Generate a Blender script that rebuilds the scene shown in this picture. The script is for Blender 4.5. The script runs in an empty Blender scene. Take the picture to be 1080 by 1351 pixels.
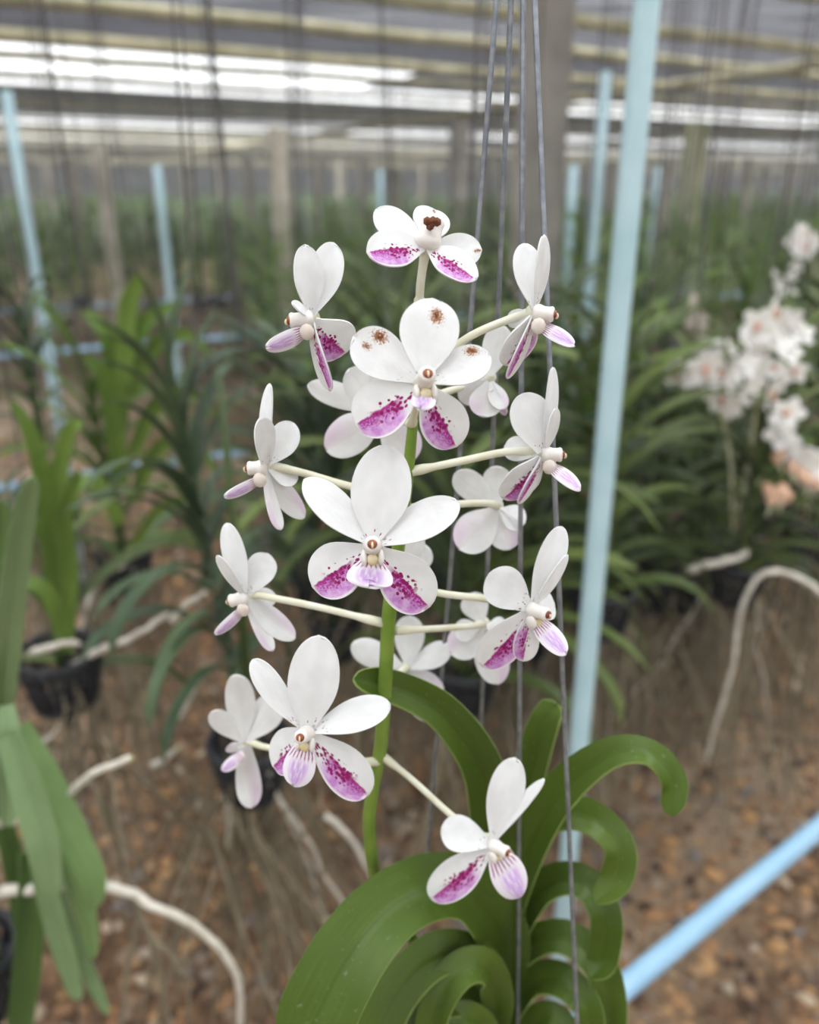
import bpy, bmesh, math, random
from math import sin, cos, pi, radians, sqrt, atan2, tan
from mathutils import Vector, Matrix
random.seed(7)
scene = bpy.context.scene
col = scene.collection

# ---------------------------------------------------------------- camera
FPX, PITCH, CAMZ = 1080.0, radians(21.5), 1.5
SP, CP = sin(PITCH), cos(PITCH)
cam_d = bpy.data.cameras.new('camera')
cam = bpy.data.objects.new('camera', cam_d); col.objects.link(cam)
cam.location = (0, 0, CAMZ); cam.rotation_euler = (pi/2 - PITCH, 0, 0)
cam_d.sensor_fit = 'HORIZONTAL'; cam_d.sensor_width = 26.0; cam_d.lens = 26.0
cam_d.clip_start = 0.01; cam_d.clip_end = 400
cam_d.dof.use_dof = True; cam_d.dof.focus_distance = 0.292; cam_d.dof.aperture_fstop = 5.6
scene.camera = cam

# ---------------------------------------------------------------- sky (overcast: brighter towards the zenith) and exposure
world = bpy.data.worlds.new('overcast_sky'); scene.world = world; world.use_nodes = True
wn = world.node_tree; wn.nodes.clear()
def wnode(t, **k):
    n = wn.nodes.new(t)
    for a, v in k.items(): setattr(n, a, v)
    return n
wtc = wnode('ShaderNodeTexCoord'); wsep = wnode('ShaderNodeSeparateXYZ')
wmr = wnode('ShaderNodeMapRange'); wmr.inputs['From Min'].default_value = 0; wmr.inputs['From Max'].default_value = 1
wmr.inputs['To Min'].default_value = 1.55; wmr.inputs['To Max'].default_value = 4.6
wbg = wnode('ShaderNodeBackground'); wout = wnode('ShaderNodeOutputWorld')
wbg.inputs['Color'].default_value = (0.96, 0.98, 1.0, 1)
wn.links.new(wtc.outputs['Generated'], wsep.inputs[0]); wn.links.new(wsep.outputs['Z'], wmr.inputs['Value'])
wn.links.new(wmr.outputs[0], wbg.inputs['Strength']); wn.links.new(wbg.outputs[0], wout.inputs[0])
vs = scene.view_settings
vs.view_transform = 'Standard'; vs.look = 'None'; vs.gamma = 1.0; vs.use_curve_mapping = False
vs.exposure = 0.45
scene.cycles.max_bounces = 8; scene.cycles.transparent_max_bounces = 24; scene.cycles.diffuse_bounces = 4

# ---------------------------------------------------------------- where a pixel of the photograph lies in the place
def ray(px, py):
    a, b = (px - 540)/FPX, (py - 675.5)/FPX
    return Vector((a, CP - b*SP, -(SP + b*CP)))
def P(px, py, Y):                      # on the upright plane at forward distance Y
    r = ray(px, py); return Vector((0, 0, CAMZ)) + r*(Y/r.y)
def PZ(px, py, Z):                     # on the level plane at height Z
    r = ray(px, py); return Vector((0, 0, CAMZ)) + r*((Z - CAMZ)/r.z)
def depth(p): return p.y*CP + (CAMZ - p.z)*SP
def pix(p):
    d = depth(p)
    if d <= 0.01: return (-9999, -9999)
    return (540 + FPX*p.x/d, 675.5 + FPX*((CAMZ - p.z)*CP - p.y*SP)/d)
CAMP = Vector((0, 0, CAMZ))
A1 = radians(61)
E1 = Vector((sin(A1), cos(A1), 0)); N1 = Vector((-cos(A1), sin(A1), 0))
def Q(p): return p.x*N1.x + p.y*N1.y
def S(p): return p.x*E1.x + p.y*E1.y

# ---------------------------------------------------------------- materials
class NT:
    def __init__(s, name):
        s.m = bpy.data.materials.new(name); s.m.use_nodes = True
        s.t = s.m.node_tree; s.t.nodes.clear()
        s.out = s.t.nodes.new('ShaderNodeOutputMaterial')
    def n(s, t, ins=None, **k):
        nd = s.t.nodes.new(t)
        for a, v in k.items(): setattr(nd, a, v)
        for a, v in (ins or {}).items():
            if isinstance(v, bpy.types.NodeSocket): s.t.links.new(v, nd.inputs[a])
            else: nd.inputs[a].default_value = v
        return nd
    def math(s, op, a, b=0.0, c=0.0, clamp=False):
        nd = s.n('ShaderNodeMath', {0: a, 1: b, 2: c}, operation=op); nd.use_clamp = clamp
        return nd.outputs[0]
    def step(s, v, lo, hi):            # smoothstep
        nd = s.n('ShaderNodeMapRange', {'Value': v, 'From Min': lo, 'From Max': hi}, interpolation_type='SMOOTHSTEP')
        return nd.outputs[0]
    def mix(s, f, a, b):
        nd = s.n('ShaderNodeMix', data_type='RGBA')
        for sock, v in ((nd.inputs[0], f), (nd.inputs[6], a), (nd.inputs[7], b)):
            if isinstance(v, bpy.types.NodeSocket): s.t.links.new(v, sock)
            else: sock.default_value = v
        return nd.outputs[2]
    def noise(s, vec, scale, detail=3, rough=.5):
        nd = s.n('ShaderNodeTexNoise', {'Scale': scale, 'Detail': detail, 'Roughness': rough})
        if vec is not None: s.t.links.new(vec, nd.inputs['Vector'])
        return nd.outputs['Fac']
    def finish(s, color, rough=.5, trans=0.0, tcol=None, spec=.3, bump=None, metal=0.0, bstr=.3, bdist=.001):
        b = s.n('ShaderNodeBsdfPrincipled', {'Base Color': color, 'Roughness': rough, 'Specular IOR Level': spec, 'Metallic': metal})
        if bump is not None:
            bp = s.n('ShaderNodeBump', {'Height': bump, 'Strength': bstr, 'Distance': bdist})
            s.t.links.new(bp.outputs[0], b.inputs['Normal'])
        o = b.outputs[0]
        if trans > 0:
            tr = s.n('ShaderNodeBsdfTranslucent', {'Color': tcol if tcol is not None else color})
            o = s.n('ShaderNodeMixShader', {0: trans, 1: o, 2: tr.outputs[0]}).outputs[0]
        s.t.links.new(o, s.out.inputs[0]); return s.m
def c(r, g, b):                        # sRGB 0-255 to linear
    f = lambda x: (x/255/12.92 if x <= 10 else ((x/255 + .055)/1.055)**2.4)
    return (f(r), f(g), f(b), 1)

def noisy(name, c1, c2, scale=20, rough=.6, trans=0, bump=0, spec=.3, metal=0, perobj=0, stretch=None):
    m = NT(name)
    v = m.n('ShaderNodeTexCoord').outputs['Object']
    if stretch: v = m.n('ShaderNodeMapping', {'Vector': v, 'Scale': stretch}).outputs[0]
    f = m.step(m.noise(v, scale), .3, .7)
    if perobj:
        r = m.n('ShaderNodeObjectInfo').outputs['Random']; g = m.n('ShaderNodeNewGeometry').outputs['Random Per Island']
        rr = m.math('FRACT', m.math('ADD', m.math('MULTIPLY', r, 7.31), g))
        f = m.math('ADD', m.math('MULTIPLY', f, 1 - perobj), m.math('MULTIPLY', rr, perobj))
    colr = m.mix(f, c1, c2)
    return m.finish(colr, rough, trans, spec=spec, metal=metal, bump=(m.noise(v, scale*3) if bump else None), bstr=bump or .3)

def petal_mat(name, kind, rust=()):
    m = NT(name)
    uv = m.n('ShaderNodeUVMap', uv_map='UVMap').outputs[0]
    sx = m.n('ShaderNodeSeparateXYZ', {0: uv}); U, T = sx.outputs[0], sx.outputs[1]
    rnd = m.n('ShaderNodeObjectInfo').outputs['Random']
    off = m.n('ShaderNodeCombineXYZ', {0: m.math('MULTIPLY', rnd, 37.0), 1: m.math('MULTIPLY', rnd, 91.0)}).outputs[0]
    vec = m.n('ShaderNodeVectorMath', {0: uv, 1: off}, operation='ADD').outputs[0]
    # u runs -1..1 across, t 0..1 along; widths differ, so stretch u to about the true proportion
    vs_ = m.n('ShaderNodeMapping', {'Vector': vec, 'Scale': (.38, 1.0, 1.0)}).outputs[0]
    white = m.mix(m.step(m.noise(vs_, 3), .35, .7), (.83, .835, .83, 1), (.90, .905, .905, 1))
    colr = white
    vor = m.n('ShaderNodeTexVoronoi', {'Vector': vs_, 'Scale': 17.0 if kind == 'lateral' else 15.0, 'Randomness': 1.0})
    dots = vor.outputs['Distance']
    magenta, lilac, dark = (.42, .022, .25, 1), (.60, .27, .64, 1), (.17, .008, .07, 1)
    if kind == 'lateral':
        n1 = m.noise(vs_, 9, 3); n2 = m.noise(vs_, 34, 2)
        edge = m.math('ADD', U, m.math('MULTIPLY', m.math('SUBTRACT', n1, .5), .22))
        region = m.math('MULTIPLY', m.step(m.math('MULTIPLY', edge, -1.0), -.03, .05), m.step(T, .22, .42))
        rimw = m.math('SUBTRACT', 1.0, m.step(m.math('ABSOLUTE', U), .86, .97))
        region = m.math('MULTIPLY', region, m.math('MULTIPLY', rimw, m.math('SUBTRACT', 1.0, m.step(T, .93, .985))))
        inner = m.step(m.math('MULTIPLY', U, -1.0), .08, .75)
        mott = m.step(m.math('ADD', n2, m.math('MULTIPLY', inner, .18)), .44, .62)
        pur = m.mix(mott, magenta, lilac)
        pale = m.mix(m.step(m.math('ADD', n1, m.math('MULTIPLY', inner, .2)), .55, .85), pur, (.72, .48, .74, 1))
        edgem = m.math('SUBTRACT', 1.0, m.step(m.math('MULTIPLY', edge, -1.0), .05, .2))
        pale = m.mix(m.math('MULTIPLY', edgem, .85), pale, magenta)
        colr = m.mix(region, colr, pale)
        band = m.math('SUBTRACT', 1.0, m.step(m.math('ABSOLUTE', m.math('ADD', U, m.math('MULTIPLY', m.math('SUBTRACT', 1.0, T), .42))), .16, .5))
        tb = m.math('MULTIPLY', m.step(T, .07, .14), m.math('SUBTRACT', 1.0, m.step(T, .62, .8)))
        thr = m.math('ADD', .30, m.math('MULTIPLY', band, .22))
        dd_ = m.step(m.math('SUBTRACT', thr, dots), -.03, .06)
        dm = m.math('MULTIPLY', m.math('MULTIPLY', m.step(band, .02, .2), tb), dd_)
        colr = m.mix(dm, colr, (.30, .008, .12, 1))
    if kind in ('petal', 'dorsal'):
        tb = m.math('MULTIPLY', m.step(T, .03, .08), m.math('SUBTRACT', 1.0, m.step(T, .14, .30 if kind == 'petal' else .17)))
        keep = m.step(m.n('ShaderNodeSeparateXYZ', {0: vor.outputs['Color']}).outputs[0], .45, .5)
        dm = m.math('MULTIPLY', m.math('MULTIPLY', tb, keep), m.math('SUBTRACT', 1.0, m.step(dots, .22, .34)))
        colr = m.mix(dm, colr, (.22, .015, .11, 1))
    if kind == 'backplain':
        keel = m.math('SUBTRACT', 1.0, m.step(m.math('ABSOLUTE', U), .02, .1))
        colr = m.mix(m.math('MULTIPLY', keel, .15), colr, (.75, .72, .55, 1))
    if kind == 'back':
        f = m.math('MULTIPLY', m.step(m.math('MULTIPLY', U, -1.0), -.1, .5), m.step(T, .4, .8))
        colr = m.mix(m.math('MULTIPLY', f, .4), colr, (.72, .50, .66, 1))
        keel = m.math('SUBTRACT', 1.0, m.step(m.math('ABSOLUTE', U), .02, .1))
        colr = m.mix(m.math('MULTIPLY', keel, .18), colr, (.75, .72, .55, 1))
    for (ru, rt, rr, dens) in rust:
        du = m.math('MULTIPLY', m.math('SUBTRACT', U, ru), .38); dt = m.math('SUBTRACT', T, rt)
        d = m.math('SQRT', m.math('ADD', m.math('MULTIPLY', du, du), m.math('MULTIPLY', dt, dt)))
        nn = m.noise(vs_, 36, 4, .75)
        val = m.math('ADD', m.math('MULTIPLY', m.math('SUBTRACT', 1.0, m.math('DIVIDE', d, rr)), .46), m.math('MULTIPLY', m.math('SUBTRACT', nn, .56), 1.6))
        f = m.math('MULTIPLY', m.step(val, .02, .12), m.math('SUBTRACT', 1.0, m.step(d, rr*1.15, rr*1.5)))
        colr = m.mix(m.math('MULTIPLY', f, dens), colr, m.mix(m.step(val, .1, .4), (.42, .17, .04, 1), (.10, .018, .008, 1)))
    return m.finish(colr, .55, .30, spec=.25, bump=m.noise(vs_, 14, 4), bstr=.12)

M = {}
M['petal'] = petal_mat('petal_white', 'petal')
M['dorsal'] = petal_mat('sepal_white', 'dorsal')
M['lateral'] = petal_mat('sepal_purple_marked', 'lateral')
M['back'] = petal_mat('petal_reverse', 'back')
M['backplain'] = petal_mat('petal_reverse_white', 'backplain')
M['rustD'] = petal_mat('sepal_rust_spotted', 'dorsal', [(.22, .80, .13, .97)])
M['rustL'] = petal_mat('petal_rust_spotted', 'petal', [(.62, .72, .14, .98), (-.02, .80, .09, .85)])
M['rustR'] = petal_mat('petal_rust_corner', 'petal', [(-.62, .78, .14, .98)])
M['rustTop'] = petal_mat('petal_rust_edge', 'petal', [(.1, .93, .10, .9)])

def lip_mat():
    m = NT('lip_lilac')
    uv = m.n('ShaderNodeUVMap', uv_map='UVMap').outputs[0]
    sx = m.n('ShaderNodeSeparateXYZ', {0: uv}); U, T = sx.outputs[0], sx.outputs[1]
    vs_ = m.n('ShaderNodeMapping', {'Vector': uv, 'Scale': (2.2, 1.2, 1)}).outputs[0]
    cen = m.math('SUBTRACT', 1.0, m.step(m.math('ABSOLUTE', U), .3, .78))
    n = m.noise(vs_, 2.6, 3)
    f = m.math('MULTIPLY', m.math('MULTIPLY', cen, m.step(T, .28, .5)), m.step(n, .3, .55))
    f = m.math('MULTIPLY', f, m.math('SUBTRACT', 1.0, m.step(T, .93, 1.0)))
    colr = m.mix(m.math('MULTIPLY', f, .9), (.84, .80, .84, 1), (.60, .36, .72, 1))
    wv = m.math('SINE', m.math('ADD', m.math('MULTIPLY', U, 24.0), m.math('MULTIPLY', m.noise(vs_, 6, 2), 3.0)))
    st = m.math('MULTIPLY', m.step(wv, .25, .6), m.math('MULTIPLY', m.step(T, .04, .1), m.math('SUBTRACT', 1.0, m.step(T, .26, .4))))
    colr = m.mix(m.math('MULTIPLY', st, .9), colr, (.32, .015, .13, 1))
    return m.finish(colr, .5, .25, spec=.3)
M['lip'] = lip_mat()
M['column'] = noisy('column_cream', (.84, .80, .74, 1), (.86, .83, .80, 1), 60, .45, .2)
M['lobe'] = noisy('lip_lobe_cream_yellow', (.80, .66, .30, 1), (.84, .76, .60, 1), 160, .45, .2)
M['lobepink'] = noisy('lip_lobe_pink_cream', (.82, .72, .64, 1), (.85, .80, .75, 1), 160, .45, .2)
M['anther'] = noisy('anther_brown', (.11, .02, .008, 1), (.30, .08, .02, 1), 400, .3, 0, spec=.5)
M['antherpale'] = noisy('anther_keel_cream', (.75, .55, .38, 1), (.82, .68, .52, 1), 400, .4)
M['rotten'] = noisy('withered_brown', (.05, .015, .008, 1), (.22, .08, .03, 1), 600, .7)
M['pedicel'] = noisy('pedicel_cream', (.70, .68, .50, 1), (.80, .79, .66, 1), 90, .45, .12)
M['spike'] = noisy('spike_green', (.13, .22, .025, 1), (.20, .30, .05, 1), 60, .4, .08)

def leaf_mat(name, g1, g2, rough=.38, trans=.22, perobj=.5, dusty=0.0, spec=.35):
    m = NT(name)
    uv = m.n('ShaderNodeUVMap', uv_map='UVMap').outputs[0]
    sx = m.n('ShaderNodeSeparateXYZ', {0: uv}); U, T = sx.outputs[0], sx.outputs[1]
    st = m.noise(m.n('ShaderNodeMapping', {'Vector': uv, 'Scale': (9, .8, 1)}).outputs[0], 3.0, 4)
    ob = m.noise(m.n('ShaderNodeTexCoord').outputs['Object'], 30, 3)
    f = m.math('ADD', m.math('MULTIPLY', st, .45), m.math('MULTIPLY', ob, .35))
    r = m.n('ShaderNodeObjectInfo').outputs['Random']; g = m.n('ShaderNodeNewGeometry').outputs['Random Per Island']
    rr = m.math('FRACT', m.math('ADD', m.math('MULTIPLY', r, 7.31), g))
    f = m.math('ADD', f, m.math('MULTIPLY', m.math('SUBTRACT', rr, .45), perobj))
    colr = m.mix(m.step(f, .15, .85), g1, g2)
    rib = m.math('SUBTRACT', 1.0, m.step(m.math('ABSOLUTE', U), .01, .06))
    colr = m.mix(m.math('MULTIPLY', rib, .35), colr, (g1[0]*.5, g1[1]*.5, g1[2]*.5, 1))
    if dusty:
        sp = m.step(m.noise(m.n('ShaderNodeTexCoord').outputs['Object'], 420, 2), .66, .74)
        colr = m.mix(m.math('MULTIPLY', sp, dusty), colr, (.5, .55, .45, 1))
    tc = m.mix(.5, colr, (g2[0]*1.5, g2[1]*1.6, g2[2], 1))
    return m.finish(colr, rough, trans, tcol=tc, spec=spec, bump=st, bstr=.15)
M['leaf'] = leaf_mat('orchid_leaf_green', (.060, .108, .009, 1), (.128, .200, .024, 1), dusty=.15, perobj=.25)
M['leafedge'] = noisy('leaf_margin_pale', (.19, .28, .07, 1), (.25, .34, .10, 1), 50, .5)
M['leafbg'] = leaf_mat('vanda_leaf_dark', (.046, .074, .020, 1), (.16, .215, .055, 1), perobj=.8)
M['leafbright'] = leaf_mat('vanda_leaf_bright', (.085, .155, .02, 1), (.20, .31, .06, 1), perobj=.5)
M['leafnear'] = leaf_mat('vanda_leaf_near', (.07, .13, .03, 1), (.20, .31, .11, 1), perobj=.9, rough=.35)
M['leafsheen'] = leaf_mat('vanda_leaf_greyish_sheen', (.13, .22, .075, 1), (.27, .38, .19, 1), perobj=.5, rough=.3, spec=.5)  # paler copy of the near leaf; pale sheen is put into its colour
M['leafblue'] = leaf_mat('vanda_leaf_bluish', (.040, .074, .034, 1), (.11, .165, .075, 1), perobj=.6)
M['root'] = noisy('aerial_root_grey', (.12, .098, .06, 1), (.27, .23, .155, 1), 40, .8, perobj=.6)
M['rootpale'] = noisy('aerial_root_silver', (.45, .41, .33, 1), (.66, .62, .54, 1), 60, .7)
M['roottip'] = noisy('root_tip_green', (.40, .48, .06, 1), (.5, .55, .12, 1), 60, .5)
M['basket'] = noisy('black_plastic', (.006, .007, .010, 1), (.018, .02, .026, 1), 40, .45, spec=.4)
M['wire'] = noisy('galvanised_wire', (.20, .22, .25, 1), (.32, .34, .37, 1), 200, .38, metal=.65)
M['wiredark'] = noisy('weathered_wire', (.05, .045, .045, 1), (.12, .11, .11, 1), 60, .6, metal=.3)
M['rust'] = noisy('rusty_hook', (.10, .03, .02, 1), (.20, .08, .055, 1), 60, .8)
M['bluepaint'] = noisy('pale_blue_paint', (.38, .56, .61, 1), (.46, .63, .68, 1), 12, .42, spec=.4)
M['bluerail'] = noisy('sky_blue_paint', (.245, .42, .575, 1), (.30, .48, .63, 1), 12, .40, spec=.4)
M['bamboo'] = noisy('weathered_bamboo', (.27, .25, .14, 1), (.50, .45, .30, 1), 5, .7, bump=.3, stretch=(1, 1, 1))
M['bambooring'] = noisy('bamboo_joint', (.16, .14, .08, 1), (.26, .24, .15, 1), 8, .8)
M['concrete'] = noisy('weathered_post', (.33, .30, .24, 1), (.48, .44, .37, 1), 7, .85, bump=.3)
M['postgreen'] = noisy('mossy_post', (.24, .26, .13, 1), (.36, .35, .22, 1), 5, .85, bump=.3)
M['postdark'] = noisy('grey_timber_post', (.20, .18, .16, 1), (.29, .27, .24, 1), 6, .85, bump=.3)

def net_mat(name, T, colr):
    m = NT(name)
    v = m.n('ShaderNodeTexCoord').outputs['Object']
    wv = m.noise(m.n('ShaderNodeMapping', {'Vector': v, 'Scale': (.25, 9, 1)}).outputs[0], 2.2, 4, .6)   # weave bands run along the sheet
    fac = m.math('MULTIPLY', m.step(wv, .2, .8), 2*T)
    d = m.n('ShaderNodeBsdfDiffuse', {'Color': colr}); tr = m.n('ShaderNodeBsdfTranslucent', {'Color': colr})
    dd = m.n('ShaderNodeMixShader', {0: .5, 1: d.outputs[0], 2: tr.outputs[0]})
    tp = m.n('ShaderNodeBsdfTransparent')
    o = m.n('ShaderNodeMixShader', {0: fac, 1: dd.outputs[0], 2: tp.outputs[0]})
    m.t.links.new(o.outputs[0], m.out.inputs[0]); return m.m
M['net'] = net_mat('shade_net_grey', .13, (.12, .12, .14, 1))
M['netdark'] = net_mat('shade_net_black', .012, (.018, .018, .02, 1))
M['netlight'] = net_mat('shade_net_single', .20, (.15, .15, .17, 1))
M['netside'] = net_mat('side_net_pale', .10, (.22, .22, .20, 1))

def ground_mat():
    m = NT('laterite_soil')
    v = m.n('ShaderNodeTexCoord').outputs['Object']
    f = m.step(m.noise(v, 18, 6, .65), .3, .7)
    colr = m.mix(f, (.055, .032, .018, 1), (.21, .125, .068, 1))
    colr = m.mix(m.step(m.noise(v, .6, 3), .45, .65), colr, (.38, .29, .20, 1))
    return m.finish(colr, .95, spec=.1, bump=m.noise(v, 60, 4), bstr=.6, bdist=.01)
M['ground'] = ground_mat()
def stone_mat():
    m = NT('brick_chip')
    r = m.n('ShaderNodeObjectInfo').outputs['Random']; g = m.n('ShaderNodeNewGeometry').outputs['Random Per Island']
    rr = m.math('FRACT', m.math('ADD', m.math('MULTIPLY', r, 7.31), g))
    cr = m.n('ShaderNodeValToRGB', {0: rr})
    e = cr.color_ramp.elements; e[0].position = 0; e[0].color = (.045, .026, .018, 1); e[1].position = 1; e[1].color = (.56, .44, .31, 1)
    for p_, k in ((.3, (.18, .10, .056, 1)), (.52, (.38, .20, .09, 1)), (.68, (.23, .17, .12, 1)), (.8, (.48, .27, .11, 1)), (.9, (.16, .15, .15, 1))):
        el = e.new(p_); el.color = k
    v = m.n('ShaderNodeTexCoord').outputs['Object']
    colr = m.mix(m.math('MULTIPLY', m.noise(v, 90, 4), .3), cr.outputs[0], (.12, .08, .05, 1))
    return m.finish(colr, .85, spec=.2)
M['stone'] = stone_mat()
M['bgflower'] = noisy('orchid_bloom_white', (.86, .84, .79, 1), (.91, .90, .88, 1), 30, .6, .35)
M['bgcentre'] = noisy('orchid_bloom_centre', (.55, .22, .13, 1), (.70, .42, .30, 1), 30, .6, .1)
M['bgpedicel'] = noisy('bloom_stalk_pale', (.55, .56, .30, 1), (.68, .68, .48, 1), 30, .6, .1)
M['bgdull'] = noisy('orchid_bloom_faded', (.42, .36, .29, 1), (.55, .49, .41, 1), 30, .6, .2)
M['bgbud'] = noisy('orchid_bud_peach', (.66, .34, .20, 1), (.78, .56, .40, 1), 40, .6, .2)

# ---------------------------------------------------------------- mesh helpers
class MB:
    """collects faces for ONE mesh object"""
    def __init__(s): s.v, s.f, s.mi, s.uv, s.sm = [], [], [], [], []
    def add(s, vs_, fs, mi=0, uvs=None, smooth=True):
        o = len(s.v); s.v += [tuple(p) for p in vs_]
        for f in fs:
            s.f.append(tuple(i + o for i in f)); s.mi.append(mi); s.sm.append(smooth)
            s.uv.append([uvs[i] for i in f] if uvs else [(0, 0)]*len(f))
    def mesh(s, name, mats):
        me = bpy.data.meshes.new(name); me.from_pydata(s.v, [], s.f)
        for m in mats: me.materials.append(m)
        me.polygons.foreach_set('material_index', s.mi); me.polygons.foreach_set('use_smooth', s.sm)
        ul = me.uv_layers.new(name='UVMap')
        ul.data.foreach_set('uv', [x for f in s.uv for p in f for x in p])
        me.update(); return me
    def build(s, name, mats, parent=None):
        return link(name, s.mesh(name, mats), parent)
    # -- shapes
    def tube(s, pts, rad, n=8, mi=0, cap=True, ref=None):
        pts = [Vector(p) for p in pts]; N = len(pts)
        if not hasattr(rad, '__len__'): rad = [rad]*N
        vs_, fs, uvs = [], [], []
        t0 = (pts[1] - pts[0]).normalized()
        r0 = ref or (Vector((0, 0, 1)) if abs(t0.z) < .9 else Vector((1, 0, 0)))
        x = t0.cross(r0).normalized()
        for i, p in enumerate(pts):
            t = (pts[min(i+1, N-1)] - pts[max(i-1, 0)]).normalized()
            x = (x - t*x.dot(t)).normalized(); y = t.cross(x)
            for k in range(n):
                a = 2*pi*k/n
                vs_.append(p + (x*cos(a) + y*sin(a))*rad[i]); uvs.append((k/n, i/(N-1)))
        for i in range(N-1):
            for k in range(n):
                fs.append((i*n+k, i*n+(k+1) % n, (i+1)*n+(k+1) % n, (i+1)*n+k))
        if cap:
            fs.append(tuple(range(n-1, -1, -1))); fs.append(tuple((N-1)*n+k for k in range(n)))
        s.add(vs_, fs, mi, uvs)
    def ball(s, ctr, r, n=10, mi=0, axes=None):
        ctr = Vector(ctr); ax = axes or (Vector((1, 0, 0)), Vector((0, 1, 0)), Vector((0, 0, 1)))
        r = r if hasattr(r, '__len__') else (r, r, r)
        vs_, fs = [], []; m = n//2
        for i in range(m+1):
            th = pi*i/m
            for k in range(n):
                a = 2*pi*k/n
                vs_.append(ctr + ax[0]*(r[0]*sin(th)*cos(a)) + ax[1]*(r[1]*sin(th)*sin(a)) + ax[2]*(r[2]*cos(th)))
        for i in range(m):
            for k in range(n):
                fs.append((i*n+k, (i+1)*n+k, (i+1)*n+(k+1) % n, i*n+(k+1) % n))
        s.add(vs_, fs, mi)
    def box(s, ctr, half, axes=None, mi=0):
        ctr = Vector(ctr); ax = axes or (Vector((1, 0, 0)), Vector((0, 1, 0)), Vector((0, 0, 1)))
        vs_ = [ctr + ax[0]*(half[0]*i) + ax[1]*(half[1]*j) + ax[2]*(half[2]*k) for k in (-1, 1) for j in (-1, 1) for i in (-1, 1)]
        s.add(vs_, [(0, 2, 3, 1), (4, 5, 7, 6), (0, 1, 5, 4), (2, 6, 7, 3), (0, 4, 6, 2), (1, 3, 7, 5)], mi, smooth=False)
    def shell(s, grid, th, uvg, mf=0, mb=1, me_=1):
        """closed thin solid from a grid [i][j] of points; front is along the grid normal"""
        R, C = len(grid), len(grid[0])
        nrm = []
        for i in range(R):
            row = []
            for j in range(C):
                du = grid[i][min(j+1, C-1)] - grid[i][max(j-1, 0)]
                i0, i1 = max(i-1, 0), min(i+1, R-1)
                dv = grid[i1][j] - grid[i0][j]
                nn = du.cross(dv)
                if nn.length < 1e-12:
                    ii = max(i-1, 0) if i > R//2 else min(i+1, R-1)
                    du = grid[ii][min(j+1, C-1)] - grid[ii][max(j-1, 0)]; nn = du.cross(dv)
                row.append(nn.normalized())
            nrm.append(row)
        fr = [grid[i][j] + nrm[i][j]*(th/2) for i in range(R) for j in range(C)]
        bk = [grid[i][j] - nrm[i][j]*(th/2) for i in range(R) for j in range(C)]
        uvs = [uvg[i][j] for i in range(R) for j in range(C)]
        idx = lambda i, j: i*C + j
        ff = [(idx(i, j), idx(i, j+1), idx(i+1, j+1), idx(i+1, j)) for i in range(R-1) for j in range(C-1)]
        s.add(fr, ff, mf, uvs); s.add(bk, [f[::-1] for f in ff], mb, uvs)
        ring = [idx(0, j) for j in range(C)] + [idx(i, C-1) for i in range(1, R)] + [idx(R-1, j) for j in range(C-2, -1, -1)] + [idx(i, 0) for i in range(R-2, 0, -1)]
        L = len(ring)
        vv = [fr[k] for k in ring] + [bk[k] for k in ring]; uu = [uvs[k] for k in ring]*2
        s.add(vv, [((k+1) % L, k, L+k, L+(k+1) % L) for k in range(L)], me_, uu)

def link(name, me, parent=None):
    o = bpy.data.objects.new(name, me); col.objects.link(o)
    if parent: o.parent = parent
    return o
def tag(o, label=None, cat=None, group=None, kind=None):
    if label: o['label'] = label
    if cat: o['category'] = cat
    if group: o['group'] = group
    if kind: o['kind'] = kind
    return o
def empty(name, loc, label, cat, group=None):
    o = bpy.data.objects.new(name, None); col.objects.link(o); o.location = loc
    o.empty_display_size = .05
    return tag(o, label, cat, group)
def spline(pts, n):
    """Catmull-Rom through points (Vectors or tuples of any size)"""
    pts = [Vector(p) for p in pts]; out = []
    ext = [pts[0]*2 - pts[1]] + pts + [pts[-1]*2 - pts[-2]]
    m = len(pts) - 1
    for k in range(n+1):
        u = k/n*m; i = min(int(u), m-1); t = u - i
        a, b, c_, d = ext[i], ext[i+1], ext[i+2], ext[i+3]
        out.append((b*2 + (c_-a)*t + (a*2-b*5+c_*4-d)*t*t + (b*3-a-c_*3+d)*t**3)*.5)
    return out
def lerp1(xs, t):
    u = t*(len(xs)-1); i = min(int(u), len(xs)-2); return xs[i] + (xs[i+1]-xs[i])*(u-i)

# ================================================================ SETTING
# ---- floor with stones
fl = MB()
fl.add([(-90, -60, 0), (90, -60, 0), (90, 120, 0), (-90, 120, 0)], [(0, 1, 2, 3)], smooth=False)
floor = fl.build('floor', [M['ground']]); tag(floor, 'reddish brown soil floor strewn with broken brick chips', kind='structure')
def stone_shape(r):
    bm = bmesh.new(); bmesh.ops.create_icosphere(bm, subdivisions=1, radius=1)
    sx, sy, sz = r.uniform(.7, 1.3), r.uniform(.6, 1.0), r.uniform(.35, .6)
    for v in bm.verts:
        k = r.uniform(.72, 1.22); v.co = Vector((v.co.x*sx*k, v.co.y*sy*k, v.co.z*sz*k))
    bm.faces.ensure_lookup_table()
    vs_ = [tuple(v.co) for v in bm.verts]; fs = [tuple(v.index for v in f.verts) for f in bm.faces]
    bm.free(); return vs_, fs
rs = random.Random(3)
stone_shapes = [stone_shape(rs) for _ in range(8)]
stone_meshes = []
for vs_, fs in stone_shapes:
    b = MB(); b.add(vs_, fs, smooth=False); stone_meshes.append(b.mesh('stone', [M['stone']]))
cells = []
gx = -2.6
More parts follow.
